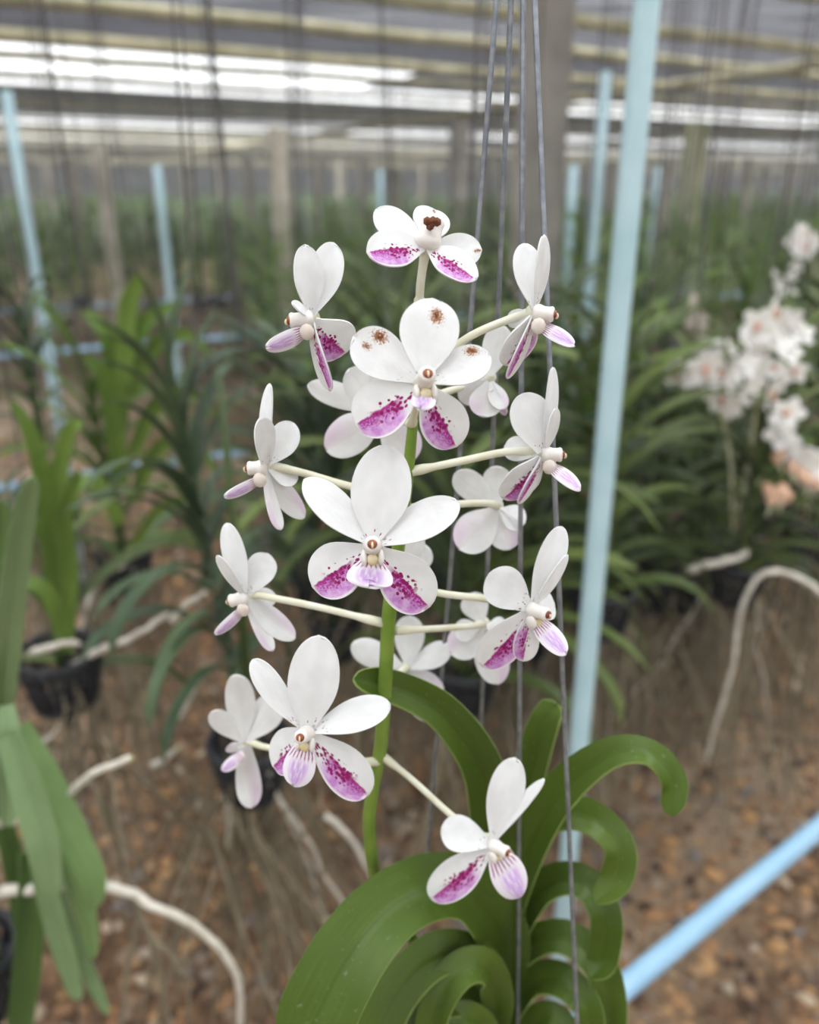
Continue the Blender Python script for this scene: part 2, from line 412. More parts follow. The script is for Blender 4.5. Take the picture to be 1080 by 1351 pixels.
while gx < 2.6:
    gy = .75
    while gy < 5.2:
        x, y = gx + rs.uniform(-.5, .5)*.032, gy + rs.uniform(-.5, .5)*.032
        u, v = pix(Vector((x, y, 0)))
        if -120 < u < 1200 and v < 1460 and rs.random() < (1.0 if y < 2.6 else .5): cells.append((x, y, u, v))
        gy += .030 if gy < 2.6 else .045
    gx += .030
prime = [q for q in cells if 0 < q[2] < 1080 and q[3] < 1345]
prime.sort(key=lambda q: -(q[3] + (350 if q[2] > 780 else (120 if q[2] < 340 else -500)) ))
chosen = set(id(q) for q in prime[:300])
rest = MB()
for qd in cells:
    x, y, u, v = qd; k = rs.randrange(8); a = rs.uniform(0, 2*pi); sc = rs.choice((.008, .010, .012, .015, .018, .023)) * (1 if y < 2.6 else 1.4)
    if id(qd) in chosen:
        o = link('stone', stone_meshes[k], floor); o.location = (x, y, sc*.2); o.rotation_euler = (rs.uniform(-.3, .3), rs.uniform(-.3, .3), a); o.scale = (sc,)*3
    else:
        ca, sa = cos(a)*sc, sin(a)*sc; vs_, fs = stone_shapes[k]; zz = sc*.2
        rest.add([(x + p[0]*ca - p[1]*sa, y + p[0]*sa + p[1]*ca, zz + p[2]*sc) for p in vs_], fs, smooth=False)
o = rest.build('gravel', [M['stone']], floor); o['kind'] = 'stuff'

# ---- shade net roof (sheets with open strips between, all along E1)
HN = 3.4
qv = [Q(PZ(60, y, HN)) for y in (57, 113, 117, 144, 150, 163)]
ceiling = bpy.data.objects.new('ceiling', None); col.objects.link(ceiling); ceiling['kind'] = 'structure'
ceiling['label'] = 'flat roof of grey and black shade net sheets with open bright strips'
def net_sheet(q0, q1, m, s0=-70, s1=110, sag=.04, z=HN):
    b = MB(); grid, uvg = [], []
    ns = 2
    nq = max(2, int(abs(q1-q0)/1.2) + 1)
    for i in range(nq+1):
        q = q0 + (q1-q0)*i/nq; row = []
        for j in range(ns+1):
            s_ = s0 + (s1-s0)*j/ns
            row.append(E1*s_ + N1*q + Vector((0, 0, z - (sag if i % 2 else 0))))
        grid.append(row); uvg.append([(0, 0)]*(ns+1))
    b.shell(grid, .004, uvg, 0, 0, 0)
    o = b.build('net_sheet', [m], ceiling)
    return o
q_open0 = qv[0]
qh = Q(PZ(60, 87, HN)); sh = S(PZ(550, 96, HN))
net_sheet(q_open0, qh, M['net'], s0=sh)
for a_, b_, m_ in ((-3.3, 0, 'net'), (-8.4, -3.42, 'netlight'), (-10.9, -9.4, 'net'), (-13.2, -11.6, 'net'), (-16.4, -14.4, 'net'), (-19.6, -17.6, 'net'),
                   (-22.8, -20.8, 'net'), (-26, -24, 'net'), (-29.2, -27.2, 'net'), (-44, -30.4, 'net')):  # gaps overhead, out of view, are widened to let in more light
    net_sheet(q_open0 + a_, q_open0 + b_, M[m_])
net_sheet(qv[1], qv[2], M['net'])
net_sheet(qv[2], qv[3], M['netdark'])
net_sheet(qv[3] , qv[4], M['net'])
q = qv[5]
net_sheet(q, q + 7, M['net']); net_sheet(q + 8.3, q + 17, M['net']); net_sheet(q + 18, q + 60, M['net'])

# side nets closing the shade house far away
def side_net(name, p0, p1, label):
    b = MB(); n = 10; grid = []
    for i in range(n+1):
        p = Vector(p0).lerp(Vector(p1), i/n)
        off = .15*sin(i*1.7)
        grid.append([p + Vector((off*.3, off, .05)), p + Vector((0, 0, 1.7)), p + Vector((off*.2, 0, 3.4))])
    b.shell(grid, .01, [[(0, 0)]*3]*(n+1), 0, 0, 0)
    tag(b.build(name, [M['netside']]), label, kind='structure')
side_net('wall_back', E1*-60 + N1*46, E1*64 + N1*46, 'pale grey net curtain closing the far end of the shade house')
side_net('wall_right', E1*66 + N1*-20, E1*66 + N1*44, 'pale grey net curtain closing the far right side of the shade house')

# ---- bamboo roof poles
HB = CAMZ + .85
def bamboo(name, p0, p1, r, label, group=None, step=.42, mats=None):
    p0, p1 = Vector(p0), Vector(p1); d = p1 - p0; L = d.length; n = max(2, int(L/step))
    pts, rad = [], []
    rr = random.Random(int(abs(p0.x*91 + p0.y*37)*10))
    for i in range(n+1):
        base = Vector((L*i/n, rr.uniform(-.008, .008), rr.uniform(-.006, .006)))
        k = 1 - .25*i/n
        if i: pts.append(base - Vector((.012, 0, 0))); rad.append(r*k)
        pts.append(base); rad.append(r*k*1.13)
        if i < n: pts.append(base + Vector((.012, 0, 0))); rad.append(r*k)
    b = MB(); b.tube(pts, rad, 8, 0)
    o = b.build(name, mats or [M['bamboo']]); o.location = p0; o.rotation_euler = (0, 0, atan2(d.y, d.x))
    return tag(o, label, 'roof pole', group)
ORD = ['nearest', 'second', 'third', 'fourth', 'fifth', 'sixth', 'seventh', 'eighth', 'ninth', 'tenth']
d0 = 4.60
for k in range(-1, 26):
    dist = d0 + 1.13*k
    if k > 12: dist = d0 + 1.13*12 + (k-12)*1.9
    p = Vector((0, dist, HB))
    z = HB + (.02 if k % 2 else 0)
    a, b_ = p - E1*(7 + dist*.55), p + E1*min(16 + dist*.9, 58 - S(p)); a.z = b_.z = z
    rad = (.040 if k < 3 else .033 if k < 5 else .018)
    if k < 7:
        lab = f'weathered bamboo roof pole running across, {["first", "second", "third", "fourth", "fifth", "sixth", "seventh", "eighth"][k+1]} from the top of the photo'
        bamboo('bamboo_pole', a, b_, rad, lab, 'bamboo poles across the roof')
    else:
        bamboo('bamboo_pole', a, b_, rad, 'distant bamboo roof pole merging into the haze below the net', 'distant bamboo roof poles', step=1.2)
# cross poles along -N1 direction, tied under the others
pc = PZ(1080, 62, HB + .0)
for j, off in enumerate((0, 5.2, 10.6, -5.4, 16)):
    base = Vector((pc.x, pc.y, HB - .10)) + E1*off
    a, b_ = base - N1*2.5, base + N1*24
    lab = ['mossy bamboo cross pole slanting up to the right edge behind the blue pole', 'bamboo cross pole next farther than the mossy one on the right',
           'third bamboo cross pole far back on the right', 'bamboo cross pole slanting above the left posts', 'farthest bamboo cross pole on the right'][j]
    bamboo('bamboo_cross_pole', a, b_, .04 if j == 0 else .03, lab, 'bamboo cross poles under the roof')

# ---- posts and poles
def post(name, px, ytop, Y, w, mats, label, cat, ht=None, sq=False, lean=0.0, group=None):
    p = P(px, ytop, Y); z1 = ht or p.z; b = MB()
    # foot straight below the head
    if sq:
        ax = (E1, N1, Vector((0, 0, 1)))
        n = 6; grid = []
        ring = [(-1, -1), (1, -1), (1, 1), (-1, 1)]
        vs_, fs = [], []
        for i in range(n+1):
            z = z1*i/n
            for (i_, j_) in ring:
                k = 1 + .03*sin(i*2.1 + i_)
                vs_.append(Vector((p.x + lean*z, p.y, 0)) + E1*(w/2*i_*k) + N1*(w/2*j_*k) + Vector((0, 0, z)))
        for i in range(n):
            for k in range(4): fs.append((i*4+k, i*4+(k+1) % 4, i*4+4+(k+1) % 4, i*4+4+k))
        fs += [(3, 2, 1, 0), (n*4, n*4+1, n*4+2, n*4+3)]
        b.add(vs_, fs, 0, smooth=False)
    else:
        b.tube([(p.x + lean*z1*t, p.y, z1*t) for t in (0, .2, .4, .6, .8, 1)], w/2, 14)
    o = b.build(name, mats); return tag(o, label, cat, group)
post('timber_post', 714, 150, 3.05, .125, [M['postdark']], 'broad grey timber post rising behind the hanging wires', 'post', HN, True)
post('concrete_post', 366, 168, 6.2, .115, [M['concrete']], 'pale square post behind the flower at upper left', 'post', None, True)
post('concrete_post', 131, 195, 6.8, .10, [M['concrete']], 'pale square post above the green fan plant on the left', 'post', None, True)
post('concrete_post', 921, 160, 6.6, .115, [M['postgreen']], 'mossy greenish post right of the blue pole', 'post', None, True)
post('concrete_post', 520, 222, 11.5, .13, [M['concrete']], 'small distant post behind the topmost flower', 'post', None, True)
post('concrete_post', 606, 160, 7.6, .12, [M['postdark']], 'grey post between topmost flower and hanging wires', 'post', None, True)
for px, Y in ((30, 9), (60, 14), (95, 11), (245, 13.5), (292, 16), (325, 12.5), (420, 15), (448, 18), (478, 14), (560, 17), (640, 15), (665, 12), (780, 16), (805, 12.5), (842, 15), (880, 9.5),
              (955, 15), (990, 12), (1010, 19), (1045, 14), (1072, 17)):
    post('concrete_post', px, 208 + (px*7 % 13), Y, .11, [M['concrete']], 'distant post standing among the far orchid rows', 'post', None, True, group='distant posts in the haze')
# the clear blue pole
pp = P(835, 200, 1.0)
blue = empty('metal_pole', (pp.x, pp.y, 0), 'tall pale blue metal pole right of the flowering orchid', 'pole')
b = MB(); b.tube([(0, 0, z) for z in (0, .5, 1, 1.5, 2, 2.5)], .0142, 20); b.build('shaft', [M['bluepaint']], blue)
b = MB(); b.tube([(0, 0, .0), (0, 0, .012)], .05, 20); b.build('foot_plate', [M['bluepaint']], blue)
for px, py, Y, w, lab in ((799, 95, 2.85, .034, 'slim blue pole close behind the tall blue pole'), (8, 120, 2.9, .036, 'pale blue pole at the left edge above the leaves'),
                          (207, 218, 5.2, .045, 'thin pale blue pole between the two left posts'), (502, 225, 6.0, .04, 'thin grey-blue pole left of the topmost flower'),
                          (757, 218, 5.0, .045, 'faint blue pole beside the grey timber post'), (868, 220, 8.0, .05, 'faint blue pole just right of the tall blue pole')):
    post('metal_pole', px, py, Y, w, [M['bluepaint']], lab, 'pole')

# ---- pipe rails along E1 at bench height
def rail(px, py, z, r, s0, s1, label, direction=None):
    p = PZ(px, py, z); d = direction or E1
    root = empty('pipe_rail', (p.x, p.y, 0), label, 'rail')
    b = MB(); b.tube([Vector((0, 0, z)) + d*(s0 + (s1-s0)*t/10) for t in range(11)], r, 16); b.build('pipe', [M['bluerail']], root)
    for s_ in (s0 + .05, s1 - .05):
        b = MB(); q_ = d*s_; b.tube([(q_.x, q_.y, 0), (q_.x, q_.y, z - r*.6)], r*.9, 12); b.build('leg', [M['bluerail']], root)
ra, rb = PZ(820, 1305, .66), PZ(1080, 1092, .66)
rd = (rb - ra).normalized()
rail(820, 1305, .66, .0136, -.62, 2.6, 'sky blue pipe rail slanting across the lower right corner', rd)
rail(50, 408, .63, .017, -3.2, 9, 'pale blue pipe rail at the far side of the earth path on the left')
rail(180, 455, .63, .0145, -2.5, 8, 'pale blue pipe rail nearer than the first, behind the green fan plant')
rail(130, 625, .63, .0136, -2.0, 6, 'blue pipe rail low behind the left plants, mostly hidden')

# ================================================================ THE FLOWERING ORCHID
def profile(t, tm, c0, pw):
    if t < tm: return c0 + (1-c0)*sin(pi/2*(t/tm))**pw
    k = (t-tm)/(1-tm); return sqrt(max(0.0, 1 - k**2.2))
NU, NV = 10, 16
def tepal(name, parent, B, T, Wd, tw, mats, tm=.62, c0=.16, pw=1.25, curl=-.06, cup=.05, bow=.03, notch=.0, sgn=1, th=.0007, wav=.03, seed=0):
    a = T - B; L = a.length; a.normalize()
    toc = (CAMP - (B+T)/2); cc = (toc - a*toc.dot(a)).normalized(); s0 = a.cross(cc)
    tw = radians(tw); n = cc*cos(tw) + s0*sin(tw); s = a.cross(n)
    rr = random.Random(seed); ph = rr.uniform(0, 6)
    grid, uvg = [], []
    for i in range(NV+1):
        t = 1 - (1 - i/NV)**1.5
        w = profile(t, tm, c0, pw); row, ur = [], []
        for j in range(NU+1):
            u = -1 + 2*j/NU
            uu = sin(u*pi/2*.92)/sin(pi/2*.92)
            tt = t*(1 - notch*math.exp(-(uu/.33)**2)*t**5)
            z = bow*L*4*tt*(1-tt) + curl*L*tt**2 + cup*Wd*(uu*uu)*w*(1-.4*t) + wav*Wd*sin(uu*3.1 + tt*5 + ph)*t*.5
            row.append(B + a*(L*tt) + s*(Wd/2*uu*w) + n*z); ur.append((uu*sgn, tt))
        grid.append(row); uvg.append(ur)
    b = MB(); b.shell(grid, th, uvg, 0, 1, 1)
    return b.build(name, mats, parent), n
hero_base = P(645, 1500, .335)
hero = empty('flowering_orchid', (0, 0, 0), 'white orchid in full bloom with purple blotched lips and strap leaves', 'orchid')
NAMES = {'D': 'dorsal_sepal', 'PL': 'petal', 'PR': 'petal', 'SL': 'lateral_sepal', 'SR': 'lateral_sepal'}
def flower(C, coltip, teps, lip=None, ped=None, lobe=True, mats=None, label=None, colr=(.0034, .0026), anther=True, lobemat='lobe', seed=1, pr=.0015):
    """C = (px, py, Y); other depths are offsets from C's Y"""
    mats = mats or {}
    c0 = P(*C); zc = depth(c0); k = zc/FPX
    at = lambda x, y, dy: P(x, y, C[2] + dy)
    rec = c0 + Vector((0, .003, 0))
    # pedicel with swollen receptacle: the flower's own mesh
    b = MB()
    if ped:
        pts = [P(*q_) for q_ in ped] + [rec]
        sp = spline(pts, 14)
        rad = [pr*(1.35 if i < 2 else 1 + (.55*max(0, (i-9)/5)**2)) for i in range(15)]
        b.tube(sp, rad, 10, 0)
    b.ball(rec, .0031, 12, 0)
    fo = b.build('flower', [M['pedicel']], hero)
    if label: fo['label'] = label
    for ii, tp in enumerate(teps):
        ty, x, y, dy, w, tw = tp[:6]; ex = dict(tp[6]) if len(tp) > 6 else {}
        T = at(x, y, dy); Wd = w*k/max(.25, abs(cos(radians(tw))))
        fr = mats.get(ty) or (M['lateral'] if ty[0] == 'S' else M['dorsal'] if ty == 'D' else M['petal'])
        ex.setdefault('sgn', -1 if ty == 'SR' else 1)
        if ty[0] == 'S': ex.setdefault('c0', .24); ex.setdefault('tm', .56)
        B = c0 + (T - c0).normalized()*.0012
        tepal(NAMES[ty], fo, B, T, Wd, tw, [fr, M['back'] if ty[0] == 'S' else M['backplain']], seed=seed*10 + ii, **ex)
    if coltip:
        ct = at(*coltip); d = (ct - c0); L = d.length; d.normalize()
        b = MB()
        prof = [(-.1, .8), (.05, 1.25), (.25, 1.2), (.5, .98), (.75, .95), (.9, 1.05), (1.0, .9), (1.03, .6)]
        b.tube([c0 + d*(L*t) for t, _ in prof], [colr[0]*r_*.8 for _, r_ in prof], 14, 0)
        co = b.build('column', [M['column']], fo)
        if anther:
            up = Vector((0, 0, 1)); sx = d.cross(up).normalized(); uy = sx.cross(d).normalized()
            b = MB(); r_ = colr[1]*.66
            b.ball(ct + d*.0003, (r_, r_*.95, r_*.55), 12, 0, (sx, uy, d))
            b.ball(ct + d*.0011 - uy*r_*.25, (r_*.24, r_*.7, r_*.5), 8, 1, (sx, uy, d))
            b.build('anther_cap', [M['anther'], M['antherpale']], fo)
    if lip:
        x, y, dy, w, tw = lip[:5]; ex = dict(lip[5]) if len(lip) > 5 else {}
        dn = Vector((0, 0, -1)); dcol = (ct - c0).normalized() if coltip else Vector((0, -1, 0))
        dn = (dn - dcol*dn.dot(dcol)).normalized()
        B = c0 + dn*.0042 + dcol*.0022
        T = at(x, y, dy)
        a = dict(tm=.48, c0=.5, pw=1.0, curl=-.08, cup=-.16, bow=.05, notch=.16, th=.0011, wav=.05); a.update(ex)
        lo, n = tepal('lip', fo, B, T, w*k/max(.3, abs(cos(radians(tw)))), tw, [M['lip'], M['lip']], seed=seed*10+7, **a)
        if lobe:
            sd = dcol.cross(dn).normalized(); b = MB()
            for s_ in (-1, 1):
                b.ball(c0 + dn*.0040 + dcol*.0022 + sd*(s_*.0028), (.0012, .0028, .0030), 10, 1, (sd, dcol, dn))
            b.ball(c0 + dn*.0046 + dcol*.0026, (.0022, .0026, .0022), 10, 0, (sd, dcol, dn))
            b.build('lip_side_lobe', [M[lobemat], M['lobepink'] if lobemat == 'lobepink' else M['column']], fo)
    return fo

SY = .300   # forward distance of the flower stalk
# 1 topmost, facing upward
flower((562, 326, .300), (572, 290, .004),
       [('D', 571, 276, .022, 52, 10, dict(curl=.0)), ('PL', 499, 285, .012, 40, 25, dict(curl=.16, bow=-.02)), ('PR', 629, 333, .010, 42, -20, dict(curl=.14, bow=-.02)),
        ('SL', 486, 330, -.012, 47, 25, dict(tm=.55)), ('SR', 627, 366, -.012, 38, -25, dict(tm=.5))],
       ped=[(553, 400, .302), (555, 370, .301)], anther=False, colr=(.0052, .002), label='topmost flower facing upward with a withered brown column tip', seed=11,
       mats={'D': M['rustTop'], 'PR': M['rustTop']}, pr=.0016)
# 2 upper left, facing left
flower((410, 421, .300), (382, 423, -.002),
       [('SL', 432, 517, -.002, 17, 48, dict(tm=.7, c0=.4)), ('PL', 387, 398, -.006, 9, 50, dict(c0=.4)), ('D', 404, 323, .002, 38, 25, dict(tm=.55)), ('PR', 442, 320, .010, 44, 15, dict(tm=.6)),
        ('SR', 457, 466, .006, 66, 10, dict(tm=.6, c0=.2))],
       lip=(355, 460, -.012, 22, -30), ped=[(545, 500, .306), (480, 455, .322), (440, 436, .320), (418, 424, .306)], label='upper left flower facing left with one narrow drooping purple sepal', seed=2, lobemat='lobepink')
# 3 upper front
flower((558, 506, .262), (564, 493, -.008),
       [('D', 571, 394, .006, 78, 0, dict(notch=.09)), ('PL', 466, 444, .004, 63, 0, dict(tm=.66)), ('PR', 646, 468, .004, 50, -12, dict(tm=.62)),
        ('SL', 467, 560, .0, 74, 10, dict(tm=.6)), ('SR', 603, 590, .0, 66, -8, dict(tm=.58))],
       lip=(556, 535, -.010, 30, 10, dict(curl=-.2)), ped=[(543, 560, .300), (550, 530, .285)], label='upper front flower with rust brown spots on its upper petals', seed=3,
       mats={'D': M['rustD'], 'PL': M['rustL'], 'PR': M['rustR']})
# 3b behind it, facing away
flower((505, 545, .338), None, [('PL', 461, 487, .004, 46, 170), ('D', 408, 507, .006, 33, 165), ('SL', 432, 594, .0, 54, 175), ('SR', 545, 606, .0, 52, 185), ('PR', 500, 480, .0, 30, 170)],
       ped=[(543, 560, .302), (525, 552, .318)], label='flower facing away behind the upper front flower', seed=4)
# 4 upper right, facing right
flower((705, 413, .300), (730, 415, -.002),
       [('PR', 721, 311, -.002, 17, 40, dict(tm=.55)), ('D', 691, 321, .006, 38, 12, dict(tm=.6)), ('PL', 668, 424, .010, 24, 10),
        ('SR', 672, 501, .0, 14, -45, dict(c0=.35)), ('SL', 668, 484, .006, 38, -38, dict(tm=.5)), ('PR', 687, 466, .012, 26, 170)],
       lip=(757, 454, -.008, 18, -30), ped=[(546, 500, .302), (613, 448, .302), (667, 423, .306)], label='upper right flower facing right beside the wires', seed=5, lobemat='lobepink')
# 4b behind it
flower((646, 500, .335), None, [('D', 662, 430, .004, 40, 170), ('SL', 637, 550, -.004, 44, 185), ('SR', 664, 540, -.004, 24, 150), ('PL', 608, 528, .004, 34, 165), ('PR', 610, 500, .004, 26, 170)],
       lip=(669, 549, .008, 12, 0), lobe=False, ped=[(546, 540, .304), (580, 520, .33), (620, 508, .340)], label='flower facing away below the upper right flower', seed=6)
# 5 middle left, facing left
flower((350, 617, .300), (327, 618, .0),
       [('D', 352, 507, .004, 16, -35, dict(tm=.5)), ('PL', 348, 553, -.008, 26, 30, dict(tm=.65, c0=.4)), ('PR', 388, 558, .012, 40, 12, dict(tm=.6)),
        ('SR', 398, 682, .008, 30, 150, dict(c0=.3)), ('SL', 367, 699, -.006, 16, 140, dict(tm=.75, c0=.5)), ('PL', 391, 632, .006, 28, 150)],
       lip=(299, 657, -.010, 13, -40), ped=[(541, 655, .300), (464, 642, .303), (400, 624, .305)], label='middle left flower facing left in profile', seed=7, lobemat='lobepink')
# 6 centre front
flower((491, 721, .255), (491, 718, -.010),
       [('D', 511, 589, .006, 78, 0, dict(tm=.55, c0=.2)), ('PL', 403, 632, .003, 46, 12, dict(tm=.58)), ('PR', 604, 663, .003, 50, -8, dict(tm=.6)),
        ('SL', 410, 774, .0, 74, 8, dict(tm=.56, c0=.2)), ('SR', 568, 802, .0, 74, -5, dict(tm=.58, c0=.2))],
       lip=(486, 774, -.010, 60, 0, dict(notch=.34, tm=.72, c0=.35, curl=-.05, bow=-.02, cup=-.12)), ped=[(531, 690, .299), (515, 705, .28)], label='largest central front flower with bright purple lower sepals', seed=8)
# 6b behind it
flower((530, 760, .335), None, [('PR', 566, 722, .0, 34, 175), ('D', 552, 700, .0, 30, 175), ('SL', 520, 790, 0, 30, 175), ('SR', 545, 795, 0, 26, 175)],
       ped=[(521, 740, .302), (525, 755, .32)], label='flower mostly hidden behind the central flower', seed=9)
# 7 middle right, facing right
flower((717, 600, .300), (741, 600, -.001),
       [('PR', 733, 486, .002, 16, 35, dict(tm=.5)), ('PR', 736, 540, -.004, 13, 40), ('D', 690, 520, .004, 54, 10, dict(tm=.6, c0=.3)), ('PL', 664, 588, .012, 34, 10),
        ('SR', 686, 666, -.002, 13, -45, dict(c0=.4)), ('SL', 664, 660, .004, 40, -30, dict(tm=.5)), ('PR', 694, 642, .010, 20, 170)],
       lip=(765, 644, -.010, 18, -35), ped=[(543, 622, .300), (610, 608, .302), (670, 596, .305)], label='middle right flower facing right beside the wires', seed=10, lobemat='lobepink')
# 8 behind it
flower((656, 670, .335), None, [('PL', 600, 624, .004, 38, 170), ('D', 655, 615, .004, 38, 175), ('SL', 606, 724, -.004, 54, 180), ('SR', 672, 724, -.004, 46, 185), ('PR', 691, 690, .0, 34, 160)],
       ped=[(534, 672, .303), (605, 665, .318), (640, 664, .328)], label='flower facing away below the middle right flower', seed=12)
# 9 lower right, facing right and front
flower((700, 804, .285), (722, 811, -.006),
       [('PR', 750, 735, -.002, 13, 35, dict(tm=.5)), ('D', 742, 697, .004, 35, 15, dict(tm=.6)), ('PL', 645, 758, .006, 56, -10, dict(tm=.64, c0=.25)), ('PR', 733, 796, .012, 40, 0, dict(tm=.55, c0=.4)),
        ('SR', 690, 874, -.002, 34, -10, dict(tm=.62)), ('SL', 635, 882, .002, 52, -15, dict(tm=.55))],
       lip=(746, 862, -.012, 28, -15), ped=[(521, 765, .300), (577, 782, .300), (640, 790, .296), (680, 798, .29)], label='lower right flower beside the wires, its lip pointing right', seed=13)
# 9b behind it
flower((638, 826, .335), None, [('PL', 619, 783, .004, 36, 175), ('SL', 596, 862, .0, 46, 180), ('PL', 600, 835, .0, 30, 170), ('SR', 656, 900, .0, 46, 180), ('PR', 668, 830, .0, 30, 170)],
       ped=[(521, 832, .302), (580, 829, .315), (620, 826, .328)], label='flower facing away behind the lower right flower', seed=14)
# 10 lower left, facing left
flower((325, 788, .300), (303, 793, .0),
       [('D', 298, 692, .004, 30, -12, dict(tm=.55)), ('PL', 286, 736, -.008, 13, -25, dict(c0=.4)), ('PR', 354, 731, .010, 40, 12, dict(tm=.66)),
        ('PR', 362, 788, .012, 26, 160), ('SR', 386, 842, .006, 32, 155, dict(c0=.3)), ('SL', 357, 858, -.002, 18, 150, dict(tm=.72, c0=.5))],
       lip=(286, 838, -.008, 13, -40), ped=[(505, 822, .300), (420, 801, .300), (350, 787, .302)], label='lower left flower facing left on a long stalk', seed=15, lobemat='lobepink')
# 11 behind the stalk
flower((537, 884, .340), None, [('PL', 464, 850, .004, 36, 172), ('D', 541, 812, .006, 40, 175), ('PR', 594, 853, .004, 32, 170), ('SR', 582, 918, .0, 34, 175), ('SL', 563, 948, .0, 36, 180)],
       ped=[(507, 900, .302), (520, 892, .318)], label='flower facing away behind the stalk and folded leaf', seed=16)
# 12 lower front left
flower((405, 967, .268), (396, 973, -.010),
       [('D', 420, 842, .005, 66, 5, dict(tm=.55, c0=.22)), ('PL', 332, 873, .006, 33, -22, dict(tm=.66)), ('PR', 513, 928, .004, 44, -10, dict(tm=.62)),
        ('SL', 357, 1012, .003, 54, 22, dict(tm=.45, c0=.4)), ('SR', 489, 1050, .0, 60, -5, dict(tm=.6))],
       lip=(387, 1037, -.010, 41, 10, dict(tm=.55, notch=.08, curl=-.06)), ped=[(499, 1005, .299), (450, 1004, .29), (420, 995, .28)], label='lower front flower turned left above the black basket', seed=17)
# 13 far lower left, facing away
flower((322, 981, .325), None, [('D', 313, 887, .002, 38, 170, dict(tm=.55)), ('PL', 278, 938, -.002, 27, 165), ('PR', 369, 918, .004, 42, 175), ('SR', 331, 1062, .0, 34, 178, dict(tm=.7, c0=.5)), ('SL', 300, 990, .004, 12, 150)],
       lip=(293, 1017, -.006, 15, 0), lobe=False, ped=[(497, 1008, .301), (420, 996, .315), (352, 986, .322)], label='lowest left flower facing away beside the lower front flower', seed=18)
# 14 lowest
flower((649, 1114, .283), (669, 1125, -.006),
       [('PR', 713, 1028, .0, 15, -30, dict(tm=.6)), ('D', 678, 1004, .004, 46, 5, dict(tm=.62)), ('PL', 583, 1092, .004, 46, -5, dict(tm=.66, c0=.25)), ('SR', 676, 1142, .010, 26, 0),
        ('SL', 566, 1189, .0, 50, -12, dict(tm=.55))],
       lip=(689, 1184, -.008, 46, -10, dict(notch=.06)), ped=[(500, 994, .300), (545, 1030, .297), (590, 1071, .292), (625, 1098, .287)], label='lowest flower on a long pale stalk among the leaves', seed=19)
# withered patch on the topmost column
b = MB()
ctp = P(572, 291, .304)
rz = random.Random(5)
for i in range(9):
    q_ = P(565 + 14*rz.random() - 2, 289 + 14*rz.random()*(.3 + .7*(i/9)), .2965)
    b.ball(q_ if i else ctp, rz.uniform(.0009, .0017), 7)
b.build('withered_tip', [M['rotten']], hero)
# flower stalk
sp = spline([P(552, 400, .302), P(550, 480, .301), P(541, 595, .300), P(530, 690, .300), P(514, 800, .300), P(508, 900, .300), P(502, 985, .300), P(490, 1050, .300), P(487, 1100, .301), P(499, 1165, .306), P(545, 1240, .318), P(640, 1330, .333)], 60)
b = MB(); b.tube(sp, [(.0013 + .0017*min(1, i/22)) for i in range(61)], 12); b.build('flower_stalk', [M['spike']], hero)

# leaves of the hero
def strap(name, parent, path, widths, fold, tw, mats, n=30, nu=8, th=.0011, notch=0.06, label=None, fold2=None):
    fine = spline([P(*q_) for q_ in path], 400)
    ts = [1 - (1 - i/n)**1.5 for i in range(n+1)]
    pts = [fine[int(round(t*400))] for t in ts]
    grid, uvg = [], []
    for i in range(n+1):
        t = ts[i]
        a = (pts[min(i+1, n)] - pts[max(i-1, 0)]).normalized()
        toc = CAMP - pts[i]; cc = (toc - a*toc.dot(a)).normalized(); s0 = a.cross(cc)
        ang = radians(lerp1(tw, t)); nn = cc*cos(ang) + s0*sin(ang); s = a.cross(nn)
        w = lerp1(widths, t)*depth(pts[i])/FPX
        fd = lerp1(fold, t)
        tip = min(1, (1-t)/.09); w *= .12 + .88*sqrt(max(.0, 1-(1-tip)**2)) if tip < 1 else 1
        row, ur = [], []
        for j in range(nu+1):
            u = -1 + 2*j/nu
            row.append(pts[i] + s*(w/2*u*cos(fd)) + nn*(w/2*abs(u)*sin(fd)) - a*(notch*w*(1-abs(u))*max(0, (t-.8)/.2)))
            ur.append((u, t*3))
        grid.append(row); uvg.append(ur)
    b = MB(); b.shell(grid, th, uvg, 0, 0, 1)
    o = b.build(name, mats, parent)
    if label: o['label'] = label
    return o
HL = [M['leaf'], M['leafedge']]
# right-hand side, back to front
strap('leaf', hero, [(660, 1400, .345), (672, 1290, .345), (700, 1250, .34), (745, 1240, .33), (790, 1275, .32), (806, 1340, .315), (800, 1400, .31)], [30, 40, 46, 50, 50, 44, 30], [.5, .4, .3], [-10, -25, 20], HL)
strap('leaf', hero, [(655, 1420, .335), (668, 1345, .335), (700, 1300, .33), (740, 1295, .32), (775, 1330, .31), (785, 1400, .305)], [30, 40, 48, 48, 40, 30], [.5, .4, .3], [-10, -25, 20], HL)
strap('leaf', hero, [(662, 1330, .348), (676, 1240, .348), (715, 1175, .34), (765, 1165, .33), (797, 1205, .32), (795, 1265, .315), (780, 1290, .31)], [30, 44, 50, 50, 46, 42, 26], [.5, .4, .3], [-10, -25, 25], HL)
strap('leaf', hero, [(664, 1250, .35), (684, 1160, .35), (725, 1085, .342), (775, 1080, .33), (815, 1115, .32), (812, 1160, .315), (785, 1190, .31)], [30, 48, 52, 52, 44, 44, 26], [.5, .4, .3], [-10, -25, 20], HL)
strap('leaf', hero, [(668, 1215, .338), (690, 1135, .335), (735, 1055, .328), (800, 1000, .318), (855, 995, .31), (888, 1030, .305), (884, 1075, .30)], [34, 56, 62, 50, 40, 36, 30], [.5, .4, .25], [5, -22, -30, 10], HL, label='longest leaf arching to the right, its tip drooping')
strap('leaf', hero, [(672, 1150, .352), (690, 1070, .354), (706, 1000, .356), (722, 950, .358), (735, 928, .36)], [36, 46, 50, 46, 34], [.6, .5, .5], [-15, -15, -15], HL, notch=.35, label='short upright leaf with notched tip')
